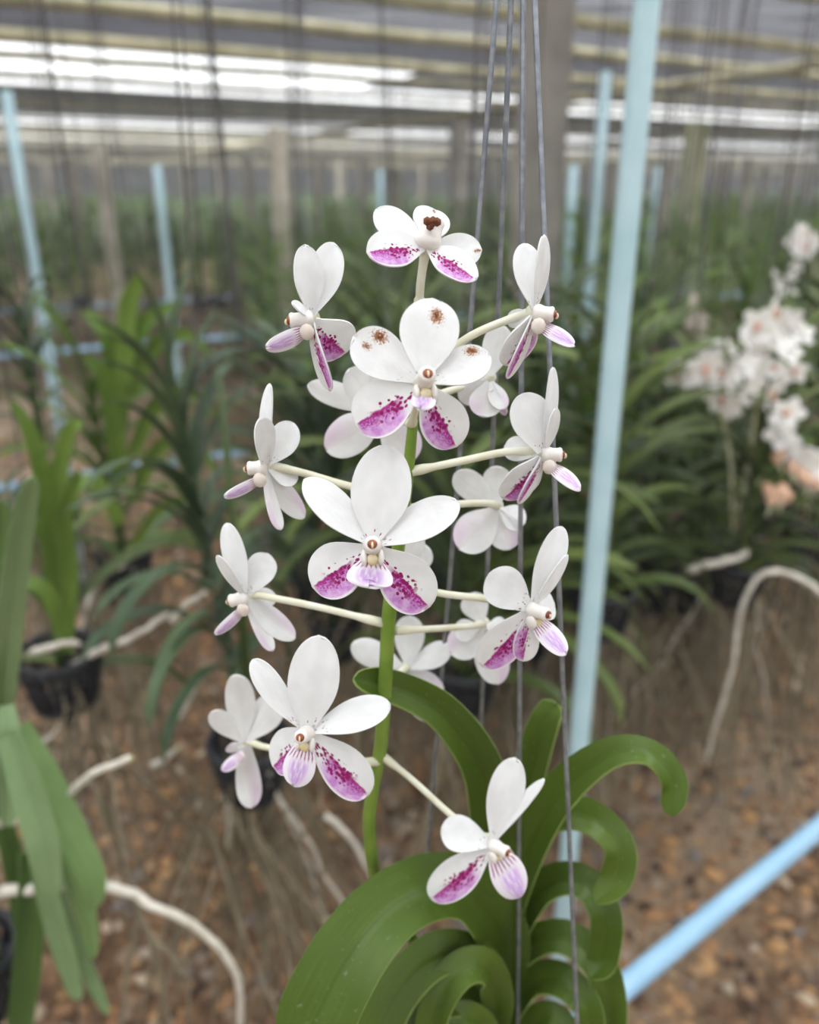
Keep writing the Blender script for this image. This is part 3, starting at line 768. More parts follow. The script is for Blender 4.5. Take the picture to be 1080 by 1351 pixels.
# left-hand side
strap('leaf', hero, [(668, 1260, .342), (665, 1180, .340), (650, 1085, .335), (632, 1010, .325), (590, 950, .315), (540, 918, .308), (466, 896, .300)], [40, 62, 66, 62, 58, 54, 50], [.3, .35, .5, .55], [5, 8, 12, 20], HL, notch=0, label='leaf folded at the tip, curving up behind the lowest flower')
strap('leaf', hero, [(650, 1360, .335), (645, 1290, .325), (618, 1262, .312), (575, 1262, .30), (525, 1310, .288), (480, 1400, .275)], [34, 50, 56, 60, 62, 66], [.4, .35, .3], [0, 10, 15, 10], HL)
strap('leaf', hero, [(668, 1310, .338), (663, 1240, .332), (632, 1190, .318), (585, 1170, .300), (520, 1195, .280), (455, 1270, .262), (390, 1400, .245)], [40, 74, 84, 86, 92, 104, 110], [.35, .3, .2], [0, 12, 12, 4], HL, label='broad leaf arching down to the lower left corner')
strap('leaf', hero, [(645, 1420, .325), (640, 1350, .318), (610, 1318, .305), (565, 1330, .292), (520, 1390, .28)], [34, 44, 50, 52, 54], [.4, .35, .3], [0, 10, 10], HL)
strap('leaf', hero, [(648, 1380, .318), (655, 1320, .312), (640, 1278, .302), (606, 1282, .292), (575, 1330, .284), (560, 1400, .278)], [30, 46, 48, 48, 46, 40], [.4, .35, .3], [0, 10, 10], HL)
strap('leaf', hero, [(650, 1430, .31), (640, 1365, .302), (612, 1345, .292), (585, 1380, .284), (570, 1440, .28)], [30, 42, 44, 44, 40], [.4, .35, .3], [0, 10, 10], HL)
strap('leaf', hero, [(655, 1450, .33), (690, 1370, .325), (725, 1345, .315), (752, 1380, .308), (760, 1450, .30)], [30, 42, 44, 44, 36], [.4, .35, .3], [0, -20, 0], HL)
b = MB(); b.tube(spline([P(671, 1140, .352), P(668, 1220, .348), P(657, 1300, .342), P(645, 1400, .337), P(640, 1500, .335)], 16), [.004, .005] + [.0065]*15, 12); b.build('stem', [M['spike']], hero)
# basket below the frame and the four wires that carry it
def basket_mb(b, z0, r0, r1, h, n=14, origin=(0, 0, 0), mi=0):
    n = 18
    o = Vector(origin)
    ring = lambda r, z, rr: b.tube([o + Vector((r*cos(2*pi*k/20), r*sin(2*pi*k/20), z)) for k in range(21)], rr, 6, mi, cap=False)
    ring(r0, z0, .004); ring(r1, z0+h, .0055); ring((r0+r1)/2, z0+h*.55, .004); ring(r1*.97, z0+h*.85, .004)
    for k in range(n):
        a = 2*pi*k/n; ca, sa = cos(a), sin(a)
        b.tube([o + Vector((r0*ca, r0*sa, z0)), o + Vector((r1*ca, r1*sa, z0+h))], .0050, 5, mi, cap=False)
    b.tube([o + Vector((0, 0, z0)), o + Vector((0, 0, z0+.006))], r0, 16, mi)
bb = P(640, 1500, .335)
b = MB(); basket_mb(b, bb.z - .10, .04, .058, .085, origin=(bb.x, bb.y, 0)); b.build('basket', [M['basket']], hero)
apex = P(684, -470, .335)
for (x0, y0, x1, y1, dy) in ((655, 0, 555, 1232, .018), (674, 0, 634, 960, .03), (690, 0, 683, 1351, -.012), (705, 0, 761, 1351, -.055)):
    # each wire runs from the ring above through the two points seen in the photo to the basket rim
    a, e = P(x0, y0, .335), P(x1, y1, .335 + dy)
    d = (e - a); f = a + d*((bb.z - .018 - a.z)/d.z); t = a - d*.38
    b = MB(); b.tube([t, a, (a+e)/2, e, f], .00105, 8); b.build('wire', [M['wire']], hero)
for k in range(8):
    a = 2*pi*k/8; b = MB(); x, y = bb.x + .03*cos(a), bb.y + .03*sin(a); b.tube(spline([(x, y, bb.z-.06), (x+.01*sin(k), y, bb.z-.3), (x, y+.015*cos(k*2), bb.z-.6), (x, y, bb.z-.85)], 8), .0022, 6)
    b.build('root', [M['root']], hero)

# ================================================================ BACKGROUND ORCHIDS
def leaf_mesh(el0, drop, L, W, n=9, th=.0012, fold=.45, twist=0, name='leaf', mats=None):
    """arching strap leaf starting at the origin, going out along +X"""
    pts, el = [Vector((0, 0, 0))], []
    for i in range(n):
        e = radians(el0 - drop*((i+.5)/n)**1.25); pts.append(pts[-1] + Vector((cos(e), 0, sin(e)))*(L/n)); el.append(e)
    el.append(el[-1]); grid, uvg = [], []
    for i in range(n+1):
        t = i/n; e = el[min(i, n-1)]
        w = W/2*(1.0 - .35*t)*(1 if t < .9 else sqrt(max(.02, 1-((t-.9)/.1)**2)))
        nn = Vector((-sin(e), 0, cos(e))); s = Vector((0, 1, 0))*cos(twist*t) + nn*sin(twist*t); n2 = nn*cos(twist*t) - Vector((0, 1, 0))*sin(twist*t)
        f = fold*(1 - .5*t)
        grid.append([pts[i] - s*(w*cos(f)) + n2*(w*sin(f)), pts[i], pts[i] + s*(w*cos(f)) + n2*(w*sin(f))]); uvg.append([(-1, t*3), (0, t*3), (1, t*3)])
    return grid, uvg
LEAFKINDS = [(84, 35, .26), (76, 62, .28), (66, 88, .29), (55, 112, .30), (46, 130, .29), (36, 128, .27), (70, 120, .30)]
leaf_lib = {}
for mk in ('leafbg', 'leafbright', 'leafnear', 'leafblue'):
    leaf_lib[mk] = []
    for i, (e, d, L) in enumerate(LEAFKINDS):
        g, uvg = leaf_mesh(e, d, L, .032, twist=.25*(i % 3 - 1)); b = MB(); b.shell(g, .0014, uvg, 0, 0, 0)
        leaf_lib[mk].append(b.mesh('leaf', [M[mk]]))
rr = random.Random(21)
def root_pts(L, r, n=9, spread=.06):
    x, y, out = 0.0, 0.0, []
    dx, dy = r.uniform(-1, 1)*spread, r.uniform(-1, 1)*spread
    for i in range(n+1):
        t = i/n; out.append(Vector((x, y, -L*t))); x += dx/n*2 + r.uniform(-1, 1)*.008; y += dy/n*2 + r.uniform(-1, 1)*.008
    return out
root_lib = []
for i in range(6):
    b = MB(); b.tube(root_pts(.62, rr), [.0032]*7 + [.0026, .002, .001], 6); root_lib.append(b.mesh('root', [M['rootpale'] if i == 5 else M['root']]))
mass_lib = []
for i in range(3):
    b = MB()
    for k in range(34):
        a, q_ = rr.uniform(0, 2*pi), rr.uniform(.01, .14); o_ = Vector((q_*cos(a), q_*sin(a), rr.uniform(-.02, .05)))
        b.tube([p + o_ for p in root_pts(rr.uniform(.2, .62), rr, 7, .10)], [.0021]*6 + [.0015, .0008], 4, cap=False)
    mass_lib.append(b.mesh('root_mass', [M['root']]))
b = MB(); basket_mb(b, 0, .038, .055, .08); basket_me = b.mesh('basket', [M['basket']])
b = MB()
for k in range(3):
    a = 2*pi*k/3; b.tube([(.05*cos(a), .05*sin(a), .08), (.012*cos(a), .012*sin(a), 1.15), (0, 0, 1.35)], .0011, 5, cap=False)
b.tube([(0, 0, 1.33), (0, 0, 1.60)], .0025, 6)
wire_me = b.mesh('wire', [M['wiredark']])
def stem_me(h):
    b = MB(); b.tube([(0, 0, .03), (.004, 0, h*.5), (0, .004, h)], [.007, .007, .004], 8); return b.mesh('stem', [M['leafbg']])

def vanda(name, loc, h, nl, phi, label, group=None, mat='leafbg', scale=1.0, roots=7, mass=1, wire=True, seed=0, lean=(0, 0), spread=.2, lowcut=.12, ls=1.0):
    r = random.Random(seed + 100)
    t = empty(name, loc, label, 'orchid', group); t.scale = (scale,)*3
    st = link('stem', stem_me(h), t)
    for i in range(nl):
        f = i/(nl-1); z = lowcut*h + (h*.98 - lowcut*h)*f
        k = 5 - f*5.2 + r.uniform(-.9, .9); k = max(0, min(5, int(round(k))))
        if r.random() < .12: k = 6
        o = link('leaf', r.choice([leaf_lib[mat][k]]), t)
        a = phi + (pi if i % 2 else 0) + r.uniform(-spread, spread)*1.4
        o.location = (lean[0]*z, lean[1]*z, z); o.rotation_euler = (r.uniform(-.12, .12), r.uniform(-.12, .12), a)
        s_ = ls*r.uniform(.82, 1.12)*(1 - .25*max(0, f-.8)/.2); o.scale = (s_, s_*r.uniform(.85, 1.15), s_)
    link('basket', basket_me, t)
    for i in range(roots):
        o = link('root', r.choice(root_lib), t); a = r.uniform(0, 2*pi); o.location = (.03*cos(a), .03*sin(a), .05); o.rotation_euler = (r.uniform(-.2, .2), r.uniform(-.2, .2), a)
        o.scale = (1, 1, r.uniform(.6, 1.05))
    for i in range(mass):
        o = link('root_mass', r.choice(mass_lib), t); o['kind'] = 'stuff'; o.rotation_euler = (0, 0, r.uniform(0, 6))
    if wire: link('wire', wire_me, t)
    return t
def pixroot(parent, path, r, mat='rootpale', tip=False):
    pts = spline([P(*q_) for q_ in path], 18); inv = parent.matrix_basis.inverted()
    rq = random.Random(int(path[0][0]))
    pts = [inv @ (p + Vector((rq.uniform(-1, 1), rq.uniform(-1, 1), rq.uniform(-1, 1)))*r*.25) for p in pts]
    b = MB(); b.tube(pts, [r*(1 - .45*i/18) for i in range(19)], 8, 0)
    if tip: b.tube(pts[-3:], [r*.6, r*.58, r*.2], 8, 1)
    b.build('root', [M[mat], M['roottip']], parent)
def pixleaf(parent, path, widths, mat, fold=(.35, .3), tw=(0, 0), n=16, **k):
    # built in world space, then brought under its plant
    o = strap('leaf', parent, path, widths, list(fold), list(tw), [M[mat], M[mat]], n=n, nu=4, **k)
    o.data.transform(parent.matrix_basis.inverted()); return o

# A: close at the left edge
pA = P(-30, 1180, .62)
A = empty('hanging_orchid', (pA.x, pA.y, pA.z), 'close blurred orchid cut off by the left edge, leaves hanging down', 'orchid')
for path, w, tw in (
    ([(0, 930, .64), (8, 850, .63), (18, 760, .62), (30, 680, .61), (42, 628, .60)], [36, 40, 40, 34, 24], (10, 20)),
    ([(-25, 1000, .64), (-14, 850, .63), (-6, 740, .62), (2, 660, .61)], [36, 44, 40, 24], (0, 0)),
    ([(8, 930, .62), (12, 970, .61), (14, 1030, .60), (10, 1090, .59)], [22, 34, 34, 20], (0, 10)),
    ([(20, 960, .62), (48, 1020, .61), (80, 1090, .60), (115, 1160, .59), (122, 1200, .585)], [38, 55, 58, 48, 25], (-45, -30)),
    ([(14, 970, .60), (40, 1040, .59), (60, 1110, .58), (72, 1180, .575)], [35, 50, 50, 28], (25, 20)),
    ([(50, 1050, .62), (80, 1130, .61), (108, 1200, .60), (122, 1265, .595)], [28, 35, 35, 19], (-45, -30)),
    ([(44, 1080, .62), (64, 1170, .61), (86, 1250, .60), (104, 1318, .595)], [28, 35, 35, 19], (30, 20)),
    ([(40, 1120, .63), (42, 1200, .62), (36, 1290, .61), (22, 1400, .60)], [30, 40, 40, 35], (0, 20)),
    ([(80, 1180, .63), (100, 1250, .62), (122, 1300, .615), (142, 1338, .61)], [16, 22, 22, 10], (-40, -20)),
    ([(-6, 1050, .66), (16, 1130, .66), (30, 1220, .655), (28, 1300, .65)], [26, 30, 26, 16], (0, 0))):
    kA = 1 - globals().get('kA', 0)
    pixleaf(A, path, w, ('leafnear', 'leafsheen')[kA], tw=tw, fold=(.5, .45))
b = MB(); b.tube([(0, 0, -.12), (.002, 0, .0), (.004, 0, .14), (.012, .0, .22)], [.007, .007, .007, .004], 8); b.build('stem', [M['leafnear']], A)
o = link('basket', basket_me, A); o.location = (-.035, 0.0, -.16)
pixroot(A, [(-10, 1180, .63), (60, 1170, .62), (130, 1167, .62), (200, 1192, .62), (275, 1235, .62), (312, 1290, .62), (318, 1380, .63)], .0062)
pixroot(A, [(-10, 1090, .64), (40, 1075, .63), (78, 1058, .62), (118, 1022, .62), (165, 1002, .62), (172, 1000, .62)], .0050, tip=True)
pixroot(A, [(180, 1190, .63), (196, 1230, .63), (225, 1260, .63), (240, 1290, .64)], .0040, 'root')
pixroot(A, [(185, 1195, .64), (178, 1240, .64), (165, 1300, .64), (160, 1380, .64)], .0040, 'root')
pixroot(A, [(200, 1240, .64), (215, 1300, .65), (225, 1380, .65)], .0036, 'root')
# B: plant with basket at the left
pB = P(88, 925, .98)
B = vanda('hanging_orchid', pB, .20, 6, .4, 'slim orchid in a black basket left of the green fan plant', mat='leafbg', roots=5, mass=1, seed=31)
for path, w, tw in (
    ([(86, 860, .98), (72, 760, .97), (60, 660, .96), (42, 580, .95), (15, 528, .94)], [22, 26, 26, 24, 12], (10, 30)),
    ([(88, 860, .98), (80, 740, .98), (76, 640, .98), (92, 570, .97), (110, 560, .96)], [20, 26, 26, 22, 12], (0, -20)),
    ([(85, 860, .97), (92, 760, .97), (84, 690, .96), (104, 620, .95)], [20, 24, 24, 12], (0, 0)),
    ([(88, 850, .97), (66, 790, .96), (40, 770, .95), (20, 790, .94)], [20, 24, 22, 12], (0, 40)),
    ([(90, 820, .98), (70, 730, .98), (44, 690, .97), (20, 700, .97)], [20, 24, 22, 12], (0, 40))):
    pixleaf(B, path, w, 'leafbright', tw=tw)
pixroot(B, [(95, 880, .97), (130, 858, .96), (180, 838, .95), (225, 806, .95)], .0060)
pixroot(B, [(225, 820, .97), (250, 795, .98), (275, 780, 1.0)], .0056)
pixroot(B, [(40, 862, .95), (90, 848, .95), (105, 850, .95)], .0055)
pixroot(B, [(85, 890, .95), (84, 940, .95), (70, 970, .95), (40, 985, .95)], .0042)
# C: green fan plant
pC = P(168, 775, 1.5)
C_ = vanda('hanging_orchid', pC, .42, 30, .25, 'tall bright green orchid fan left of the flowers', mat='leafbright', roots=6, mass=2, seed=32, lean=(-.05, 0), ls=.9)
for path, w, tw in (
    ([(158, 560, 1.48), (150, 480, 1.47), (140, 440, 1.46), (110, 410, 1.45)], [24, 28, 26, 14], (0, 20)),
    ([(160, 540, 1.47), (165, 460, 1.46), (170, 400, 1.45), (188, 362, 1.44)], [24, 28, 26, 16], (0, 0)),
    ([(160, 540, 1.48), (172, 460, 1.47), (200, 420, 1.46), (240, 400, 1.45)], [22, 28, 24, 12], (0, -30)),
    ([(175, 520, 1.46), (205, 455, 1.44), (245, 440, 1.42), (285, 470, 1.40)], [18, 22, 20, 10], (0, 40)),
    ([(175, 600, 1.46), (205, 535, 1.44), (250, 515, 1.42), (290, 550, 1.40)], [18, 22, 20, 10], (0, 40)),
    ([(175, 660, 1.46), (210, 590, 1.44), (255, 580, 1.42), (288, 625, 1.40)], [18, 22, 20, 10], (0, 40)),
    ([(178, 720, 1.46), (215, 670, 1.44), (255, 665, 1.42), (280, 710, 1.40)], [18, 22, 20, 10], (0, 40)),
    ([(158, 690, 1.46), (130, 640, 1.44), (105, 640, 1.42), (92, 680, 1.40)], [18, 22, 20, 10], (0, 40)),
    ([(160, 640, 1.46), (150, 560, 1.44), (138, 500, 1.42), (112, 470, 1.40)], [22, 28, 26, 14], (0, 20))):
    pixleaf(C_, path, w, 'leafbright', tw=tw)
pixroot(C_, [(165, 745, 1.45), (135, 755, 1.42), (115, 800, 1.40), (105, 840, 1.40)], .007)
# D: darker plant behind the left flowers
pD = P(335, 1040, .92)
D_ = vanda('hanging_orchid', pD, .58, 30, 1.0, 'dark orchid in a black basket behind the left flowers', mat='leafblue', roots=8, mass=2, seed=33, lean=(-.10, 0), lowcut=.3, ls=.72)
pixroot(D_, [(300, 1050, .90), (303, 1090, .90), (298, 1120, .90)], .0062, tip=True)
pixroot(D_, [(430, 1075, .92), (465, 1110, .92), (492, 1160, .92)], .005)
pixroot(D_, [(320, 1150, .92), (335, 1175, .92), (352, 1200, .92)], .0045, 'root')
pixroot(D_, [(270, 880, .95), (250, 920, .95), (232, 950, .95)], .006)
pixroot(D_, [(250, 1050, .95), (225, 1090, .95), (190, 1130, .95), (170, 1160, .95)], .005, 'root')
pixroot(D_, [(370, 1120, .94), (400, 1140, .94), (420, 1175, .94)], .0045, 'root')
pixroot(D_, [(200, 1010, .96), (220, 1000, .96), (236, 984, .96)], .005, tip=True)
pE = P(72, 690, 1.5)
vanda('hanging_orchid', pE, .40, 18, 1.2, 'dark bluish orchid at the left edge before the earth path', mat='leafblue', roots=5, mass=1, seed=38, ls=.62)
# F, G, H on the right
pF = P(790, 830, 1.25)
F_ = vanda('hanging_orchid', pF, .50, 26, .2, 'dark orchid with arching leaves beside the blue pole', mat='leafbg', roots=8, mass=1, seed=34, lean=(-.02, 0))
pG = P(968, 790, 1.45)
G_ = vanda('hanging_orchid', pG, .42, 24, .1, 'orchid fan below the big white flower cluster on the right', mat='leafbg', roots=9, mass=1, seed=35)
pixroot(G_, [(1090, 790, 1.30), (1060, 765, 1.30), (1010, 755, 1.30), (978, 800, 1.30), (966, 880, 1.30), (945, 950, 1.30), (930, 1010, 1.30)], .0062)
pixroot(G_, [(905, 752, 1.35), (975, 735, 1.35), (985, 728, 1.35)], .008)
pH = P(1062, 735, 1.75)
H_ = vanda('hanging_orchid', pH, .42, 22, .5, 'orchid in a black basket at the right edge with peach buds', mat='leafbg', roots=9, mass=1, seed=36, scale=1.15)

# flower clusters of the background orchids
def bloom_mesh(R, mp, mc):
    b = MB()
    for k in range(5):
        a = pi/2 + 2*pi*k/5; ca, sa = cos(a), sin(a); grid, uvg = [], []
        for i in range(6):
            t = i/5; w = R*.36*(.25 + .75*sin(pi*min(1, t*.8 + .08)))*(1 if t < .99 else .45)
            row = []
            for u in (-1, 0, 1):
                row.append(Vector((ca*R*t - sa*w*u, -.12*R*t*t + .06*R*abs(u), sa*R*t + ca*w*u)))
            grid.append(row); uvg.append([(0, 0)]*3)
        b.shell(grid, .0012, uvg, 0, 0, 0)
    b.ball((0, -.12*R, 0), (R*.2, R*.24, R*.2), 8, 1); b.ball((0, -.24*R, -.24*R), (R*.16, R*.22, R*.1), 8, 1)
    b.tube([(0, .0, 0), (0, .3*R, -.15*R), (0, .8*R, -.3*R)], R*.07, 5, 2)
    return b.mesh('flower', [mp, mc, M['bgpedicel']])
bl = [bloom_mesh(.0255, M['bgflower'], M['bgcentre']), bloom_mesh(.023, M['bgflower'], M['bgflower']), bloom_mesh(.019, M['bgdull'], M['bgdull'])]
def budmesh():
    b = MB(); b.ball((0, 0, 0), (.007, .007, .011), 8, 0); b.tube([(0, 0, -.009), (0, .008, -.022)], .0014, 5, 1); return b.mesh('bud', [M['bgbud'], M['bgpedicel']])
bud_me = budmesh()
def cluster(parent, stalk, spots, seed, me=None, sc=1.0):
    """stalk = pixel path; spots = (px, py, Y, kind)"""
    inv = parent.matrix_basis.inverted(); r = random.Random(seed)
    b = MB(); b.tube([inv @ p for p in spline([P(*q_) for q_ in stalk], 14)], .0028, 7); b.build('flower_stalk', [M['bgpedicel']], parent)
    for (x, y, Y, kd) in spots:
        p = inv @ P(x, y, Y)
        o = link('bud' if kd == 'b' else 'flower', bud_me if kd == 'b' else bl[kd], parent)
        o.location = p; s_ = r.uniform(.8, 1.15)*sc; o.scale = (s_,)*3
        o.rotation_euler = (r.uniform(-.9, .25), r.uniform(-.5, .5), r.uniform(-1.0, 1.0))
r = random.Random(77)
sp1 = []
for (x, y) in ((1020, 412), (1040, 425), (1000, 430), (1058, 440), (985, 448), (1022, 446), (1040, 462), (965, 462), (1002, 466), (945, 474), (982, 482), (1020, 486), (1048, 490), (950, 492), (935, 462),
               (968, 500), (1000, 500), (1028, 508), (930, 486), (990, 516), (1015, 520), (900, 486), (892, 492), (915, 498), (928, 508), (945, 512), (952, 526), (965, 540), (975, 520)):
    sp1.append((x, y, 1.30 + r.uniform(-.07, .07), 0 if r.random() < .6 else 1))
cluster(G_, [(966, 700, 1.45), (985, 620, 1.45), (1000, 520, 1.43), (1015, 430, 1.42)], sp1, 5)
cluster(G_, [(966, 690, 1.44), (962, 600, 1.43), (940, 520, 1.40), (900, 488, 1.38)], [], 6)
cluster(H_, [(1062, 690, 1.7), (1070, 620, 1.5), (1050, 600, 1.42), (1036, 560, 1.40)],
        [(1038, 545, 1.32, 0), (1030, 572, 1.34, 1), (1042, 590, 1.36, 1), (1050, 603, 1.38, 1), (1062, 612, 1.38, 1), (1072, 625, 1.38, 1), (1024, 606, 1.36, 'b'), (1030, 600, 1.36, 'b'), (1044, 616, 1.36, 'b'),
         (1056, 626, 1.36, 'b'), (1066, 632, 1.36, 'b'), (1078, 640, 1.36, 'b'), (1076, 610, 1.4, 1), (1012, 646, 1.34, 'b'), (1022, 650, 1.34, 'b'), (1032, 648, 1.34, 'b'), (1016, 658, 1.34, 'b'), (1028, 660, 1.34, 'b'), (1038, 656, 1.34, 'b')], 7, sc=1.15)

# more orchids in the rows, farther back
def q_ok(u, v, Y):
    if u < 330 and Y < 5.6: return False
    return True
count = 0
far_lib = []
def far_mesh(seed, n=18, seg=5):
    r = random.Random(seed); b = MB(); h = r.uniform(.34, .46)
    for i in range(n):
        f = i/(n-1); z = .06 + (h-.06)*f; k = max(0, min(6, int(round(5 - 5*f + r.uniform(-.8, .8)))))
        e, d, L = LEAFKINDS[k]; g, uvg = leaf_mesh(e, d, L*r.uniform(.85, 1.1), .034, n=seg)
        a = (pi if i % 2 else 0) + r.uniform(-.35, .35); ca, sa = cos(a), sin(a)
        vs_, uvs = [], []
        for row, ur in zip(g, uvg):
            for p, q_ in zip(row, ur): vs_.append((p.x*ca - p.y*sa, p.x*sa + p.y*ca, p.z + z)); uvs.append(q_)
        b.add(vs_, [(i_*3+j, i_*3+j+1, i_*3+j+4, i_*3+j+3) for i_ in range(seg) for j in (0, 1)], 0, uvs)
    b.tube([(0, 0, 0), (0, 0, h)], .008, 5, 0, cap=False)
    prof = [(0, .04), (.08, .055)]
    b.tube([(0, 0, z) for z, _ in prof], [x for _, x in prof], 8, 1)
    for k in range(12):
        a, q_ = r.uniform(0, 6.28), r.uniform(0, .1)
        b.tube([p + Vector((q_*cos(a), q_*sin(a), .03)) for p in root_pts(r.uniform(.35, .62), r, 4, .1)], .0035, 3, 2, cap=False)
    b.tube([(.03, 0, .08), (0, 0, .6), (0, 0, 1.66)], .0014, 3, 3, cap=False)
    return b.mesh('row_orchid', [M[['leafbright', 'leafnear', 'leafblue', 'leafbright', 'leafbg', 'leafnear', 'leafbright'][seed]], M['basket'], M['root'], M['wire']])
far_lib = [far_mesh(i) for i in range(7)]
rf = random.Random(55)
spots = []
qq = 2.0
while qq < 34:
    ss = -30
    while ss < 45:
        p = N1*(qq + rf.uniform(-.14, .14)) + E1*(ss + rf.uniform(-.12, .12))
        p.z = .72 + rf.uniform(-.06, .08)
        u, v = pix(p + Vector((0, 0, .35)))
        if -90 < u < 1180 and p.y > 1.9 and q_ok(u, v, p.y): spots.append((p.y, p.copy(), u, v))
        ss += .34 if p.y < 7 else .5
    k = ((qq - .45) % 2.25)
    qq += .42 if k < 1.25 else (1.0 if qq < 12 else .6)
# extra fill close behind the flowers and beside the blue pole
for (x, y, Y) in ((420, 790, 1.45), (470, 740, 1.75), (520, 770, 1.35), (585, 790, 1.5), (640, 760, 1.75), (690, 800, 1.45), (715, 740, 1.9), (860, 760, 1.75), (900, 740, 2.0), (550, 720, 2.1), (460, 700, 2.3),
                  (820, 720, 1.95), (1010, 700, 2.1), (612, 930, 1.18), (445, 860, 1.4), (690, 860, 1.35), (610, 700, 2.3), (1095, 700, 2.0), (752, 780, 1.5), (385, 730, 1.9), (940, 690, 2.3), (870, 660, 2.5), (850, 800, 1.5), (905, 800, 1.6), (680, 690, 2.4), (960, 650, 2.8)):
    p = P(x, y, Y); u, v = pix(p); spots.append((Y, p, u, v))
spots.sort(key=lambda t: t[0])
near_n = 34
for i, (Y, p, u, v) in enumerate(spots[:300]):
    rz_ = rf.uniform(-.6, .6)
    if i < near_n:
        side = 'behind the flowers' if 330 < u < 740 else ('right of the blue pole' if u >= 740 else 'beyond the left path')
        mk = rf.choice(['leafbg', 'leafblue', 'leafbg', 'leafbright']); hue = {'leafbg': 'dark green', 'leafblue': 'bluish green', 'leafbright': 'bright green'}[mk]
        vanda('hanging_orchid', p, rf.uniform(.38, .50), 24, rz_, f'{hue} leafy orchid hanging in the crowded row {side}', f'{hue} orchids in the row {side}', mat=mk, roots=2, mass=1, wire=(i % 4 == 0), seed=200+i, ls=1.15)
    else:
        zone = 'on the left' if u < 400 else ('in the middle' if u < 760 else 'on the right')
        o = link('row_orchid', far_lib[rf.randrange(7)]); o.location = p; o.rotation_euler = (0, 0, rz_); s_ = rf.uniform(.85, 1.15); o.scale = (s_, s_, s_)
        tag(o, f'small blurred orchid among the distant green rows {zone}', 'orchid', f'distant orchids {zone}')
# the rows beyond: one mass of foliage
b = MB()
for (Y, p, u, v) in spots[300:]:
    h = rf.uniform(.36, .5)
    for k in range(9):
        f = k/8; a = (pi if k % 2 else 0) + rf.uniform(-.9, .9); L = .3*rf.uniform(.8, 1.2); e = radians(75 - 60*(1-f)); ca, sa = cos(a), sin(a)
        pts = [Vector((0, 0, 0)), Vector((cos(e)*L*.5, 0, sin(e)*L*.5)), Vector((cos(e)*L*.5 + L*.45*cos(e-.9), 0, sin(e)*L*.5 + L*.45*sin(e-.9)))]
        vs_ = []
        for i_, q_ in enumerate(pts):
            w = (.02, .022, .008)[i_]
            for u_ in (-1, 1): vs_.append((p.x + q_.x*ca - u_*w*sa, p.y + q_.x*sa + u_*w*ca, p.z + .08 + (h-.08)*f + q_.z))
        b.add(vs_, [(0, 1, 3, 2), (2, 3, 5, 4)], 0)
    b.tube([p + Vector((0, 0, -.3)), p + Vector((0, 0, .06))], [.02, .05], 5, 1)
o = b.build('orchid_rows', [M['leafnear'], M['basket']]); tag(o, 'hazy mass of green orchid rows at the far end of the shade house', 'orchid rows', kind='stuff')

# two pale far flower spikes on the right
for me_, pts_, lab in ((0, ((1058, 306), (1068, 318), (1050, 318), (1062, 328), (1074, 312)), 'white orchid spray highest at the right edge'),
                       (1, ((1022, 362), (1028, 375), (1050, 352), (1042, 368), (1046, 384), (1030, 385)), 'loose pale orchid spray above the big white cluster'),
                       (2, ((914, 400), (918, 412), (925, 420), (912, 425), (928, 432), (922, 442), (916, 392)), 'faded greyish orchid spike left of the big white cluster')):
    Y = 2.6 if me_ != 2 else 2.0
    p0 = P(pts_[-1][0], pts_[-1][1] + 70, Y)
    root = empty('orchid_spray', p0, lab, 'flower spray')
    cluster(root, [(pts_[-1][0], pts_[-1][1] + 120, Y), (pts_[-1][0], pts_[-1][1] + 40, Y), (pts_[0][0], pts_[0][1], Y)], [(x, y, Y + r.uniform(-.05, .05), me_) for x, y in pts_], 9, sc=1.35 if me_ == 0 else .9)

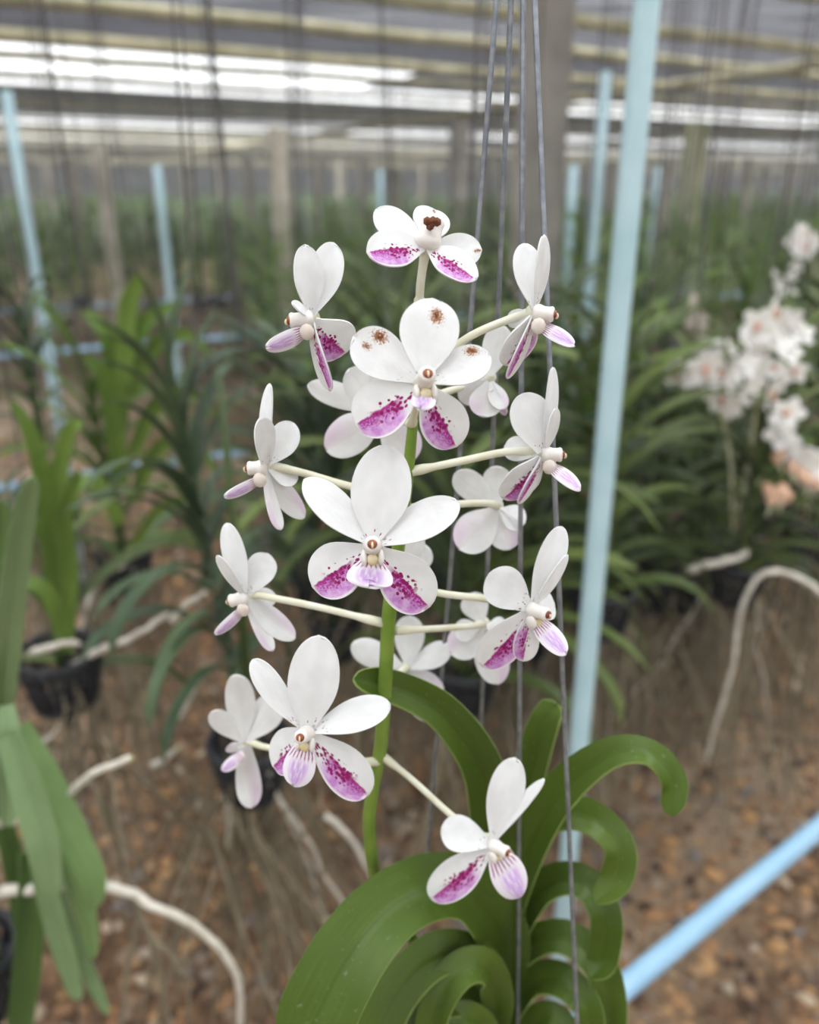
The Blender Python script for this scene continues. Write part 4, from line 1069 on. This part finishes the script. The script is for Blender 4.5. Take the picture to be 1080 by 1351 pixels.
# bundles of hanging wire with rusty hooks, hung from the roof poles
def wire_bundle(px, Y, ybot, n, label, spread=.03, rad=.0017, rusty=True):
    top = P(px, 0, Y); zt = HB - .02; zb = P(px, ybot, Y).z
    root = empty('wire_bundle', (top.x, top.y, zb), label, 'wires')
    rq = random.Random(int(px))
    for k in range(n):
        x0, y0 = rq.uniform(-1, 1)*spread, rq.uniform(-1, 1)*spread
        b = MB(); b.tube(spline([(0, 0, zt - zb), (x0*.6, y0*.6, (zt-zb)*.6), (x0, y0, (zt-zb)*.3), (x0*1.3, y0*1.3, 0)], 8), rad, 5); b.build('wire', [M['wiredark']], root)
    b = MB()
    for k in range(3):
        z = (zt-zb)*(1 - .04*k) - .02
        b.tube([(.012*cos(a*pi/5), 0, z + .014*sin(a*pi/5)) for a in range(11)], .0035, 5, cap=False)
    b.tube([(0, 0, zt-zb), (0, 0, (zt-zb)*.86)], .006 if rusty else .003, 6)
    b.build('hook', [M['rust'] if rusty else M['wiredark']], root)
wire_bundle(268, 1.75, 470, 6, 'dark bundle of hanging wires between the two left posts', .022)
wire_bundle(46, 2.0, 420, 5, 'wire bundle with rusty hook above the left edge', .025)
wire_bundle(120, 3.2, 380, 4, 'faint wires hanging beside the left post', .05, .0025, False)
wire_bundle(905, 2.4, 360, 4, 'wires with rusty hook right of the tall blue pole', .03)
wire_bundle(1066, 2.6, 360, 4, 'wires with rusty hook near the right edge', .03)
wire_bundle(805, 2.3, 360, 3, 'wires with pale hook just left of the blue pole', .03, .002, True)
wire_bundle(628, 2.4, 380, 4, 'grey wires hanging behind the topmost flower', .05, .0022, False)
wire_bundle(395, 3.5, 330, 4, 'faint wires hanging right of the pale post', .06, .0025, False)
wire_bundle(500, 3.5, 330, 4, 'faint wires hanging left of the topmost flower', .06, .0025, False)
wire_bundle(985, 3.6, 330, 4, 'faint wires hanging above the white cluster', .06, .0025, False)

# ---- thin damp haze filling the shade house
m = NT('damp_haze'); vsn = m.n('ShaderNodeVolumeScatter', {'Color': (.97, .97, .96, 1), 'Density': .0065, 'Anisotropy': .0}); m.t.links.new(vsn.outputs[0], m.out.inputs['Volume'])
b = MB(); b.box((0, 0, 0), (62, 28, 1.66), (E1, N1, Vector((0, 0, 1))))
o = b.build('haze', [m.m]); o.location = E1*2 + N1*17 + Vector((0, 0, 1.69)); tag(o, 'thin pale damp haze hanging in the shade house air', 'haze', kind='stuff')
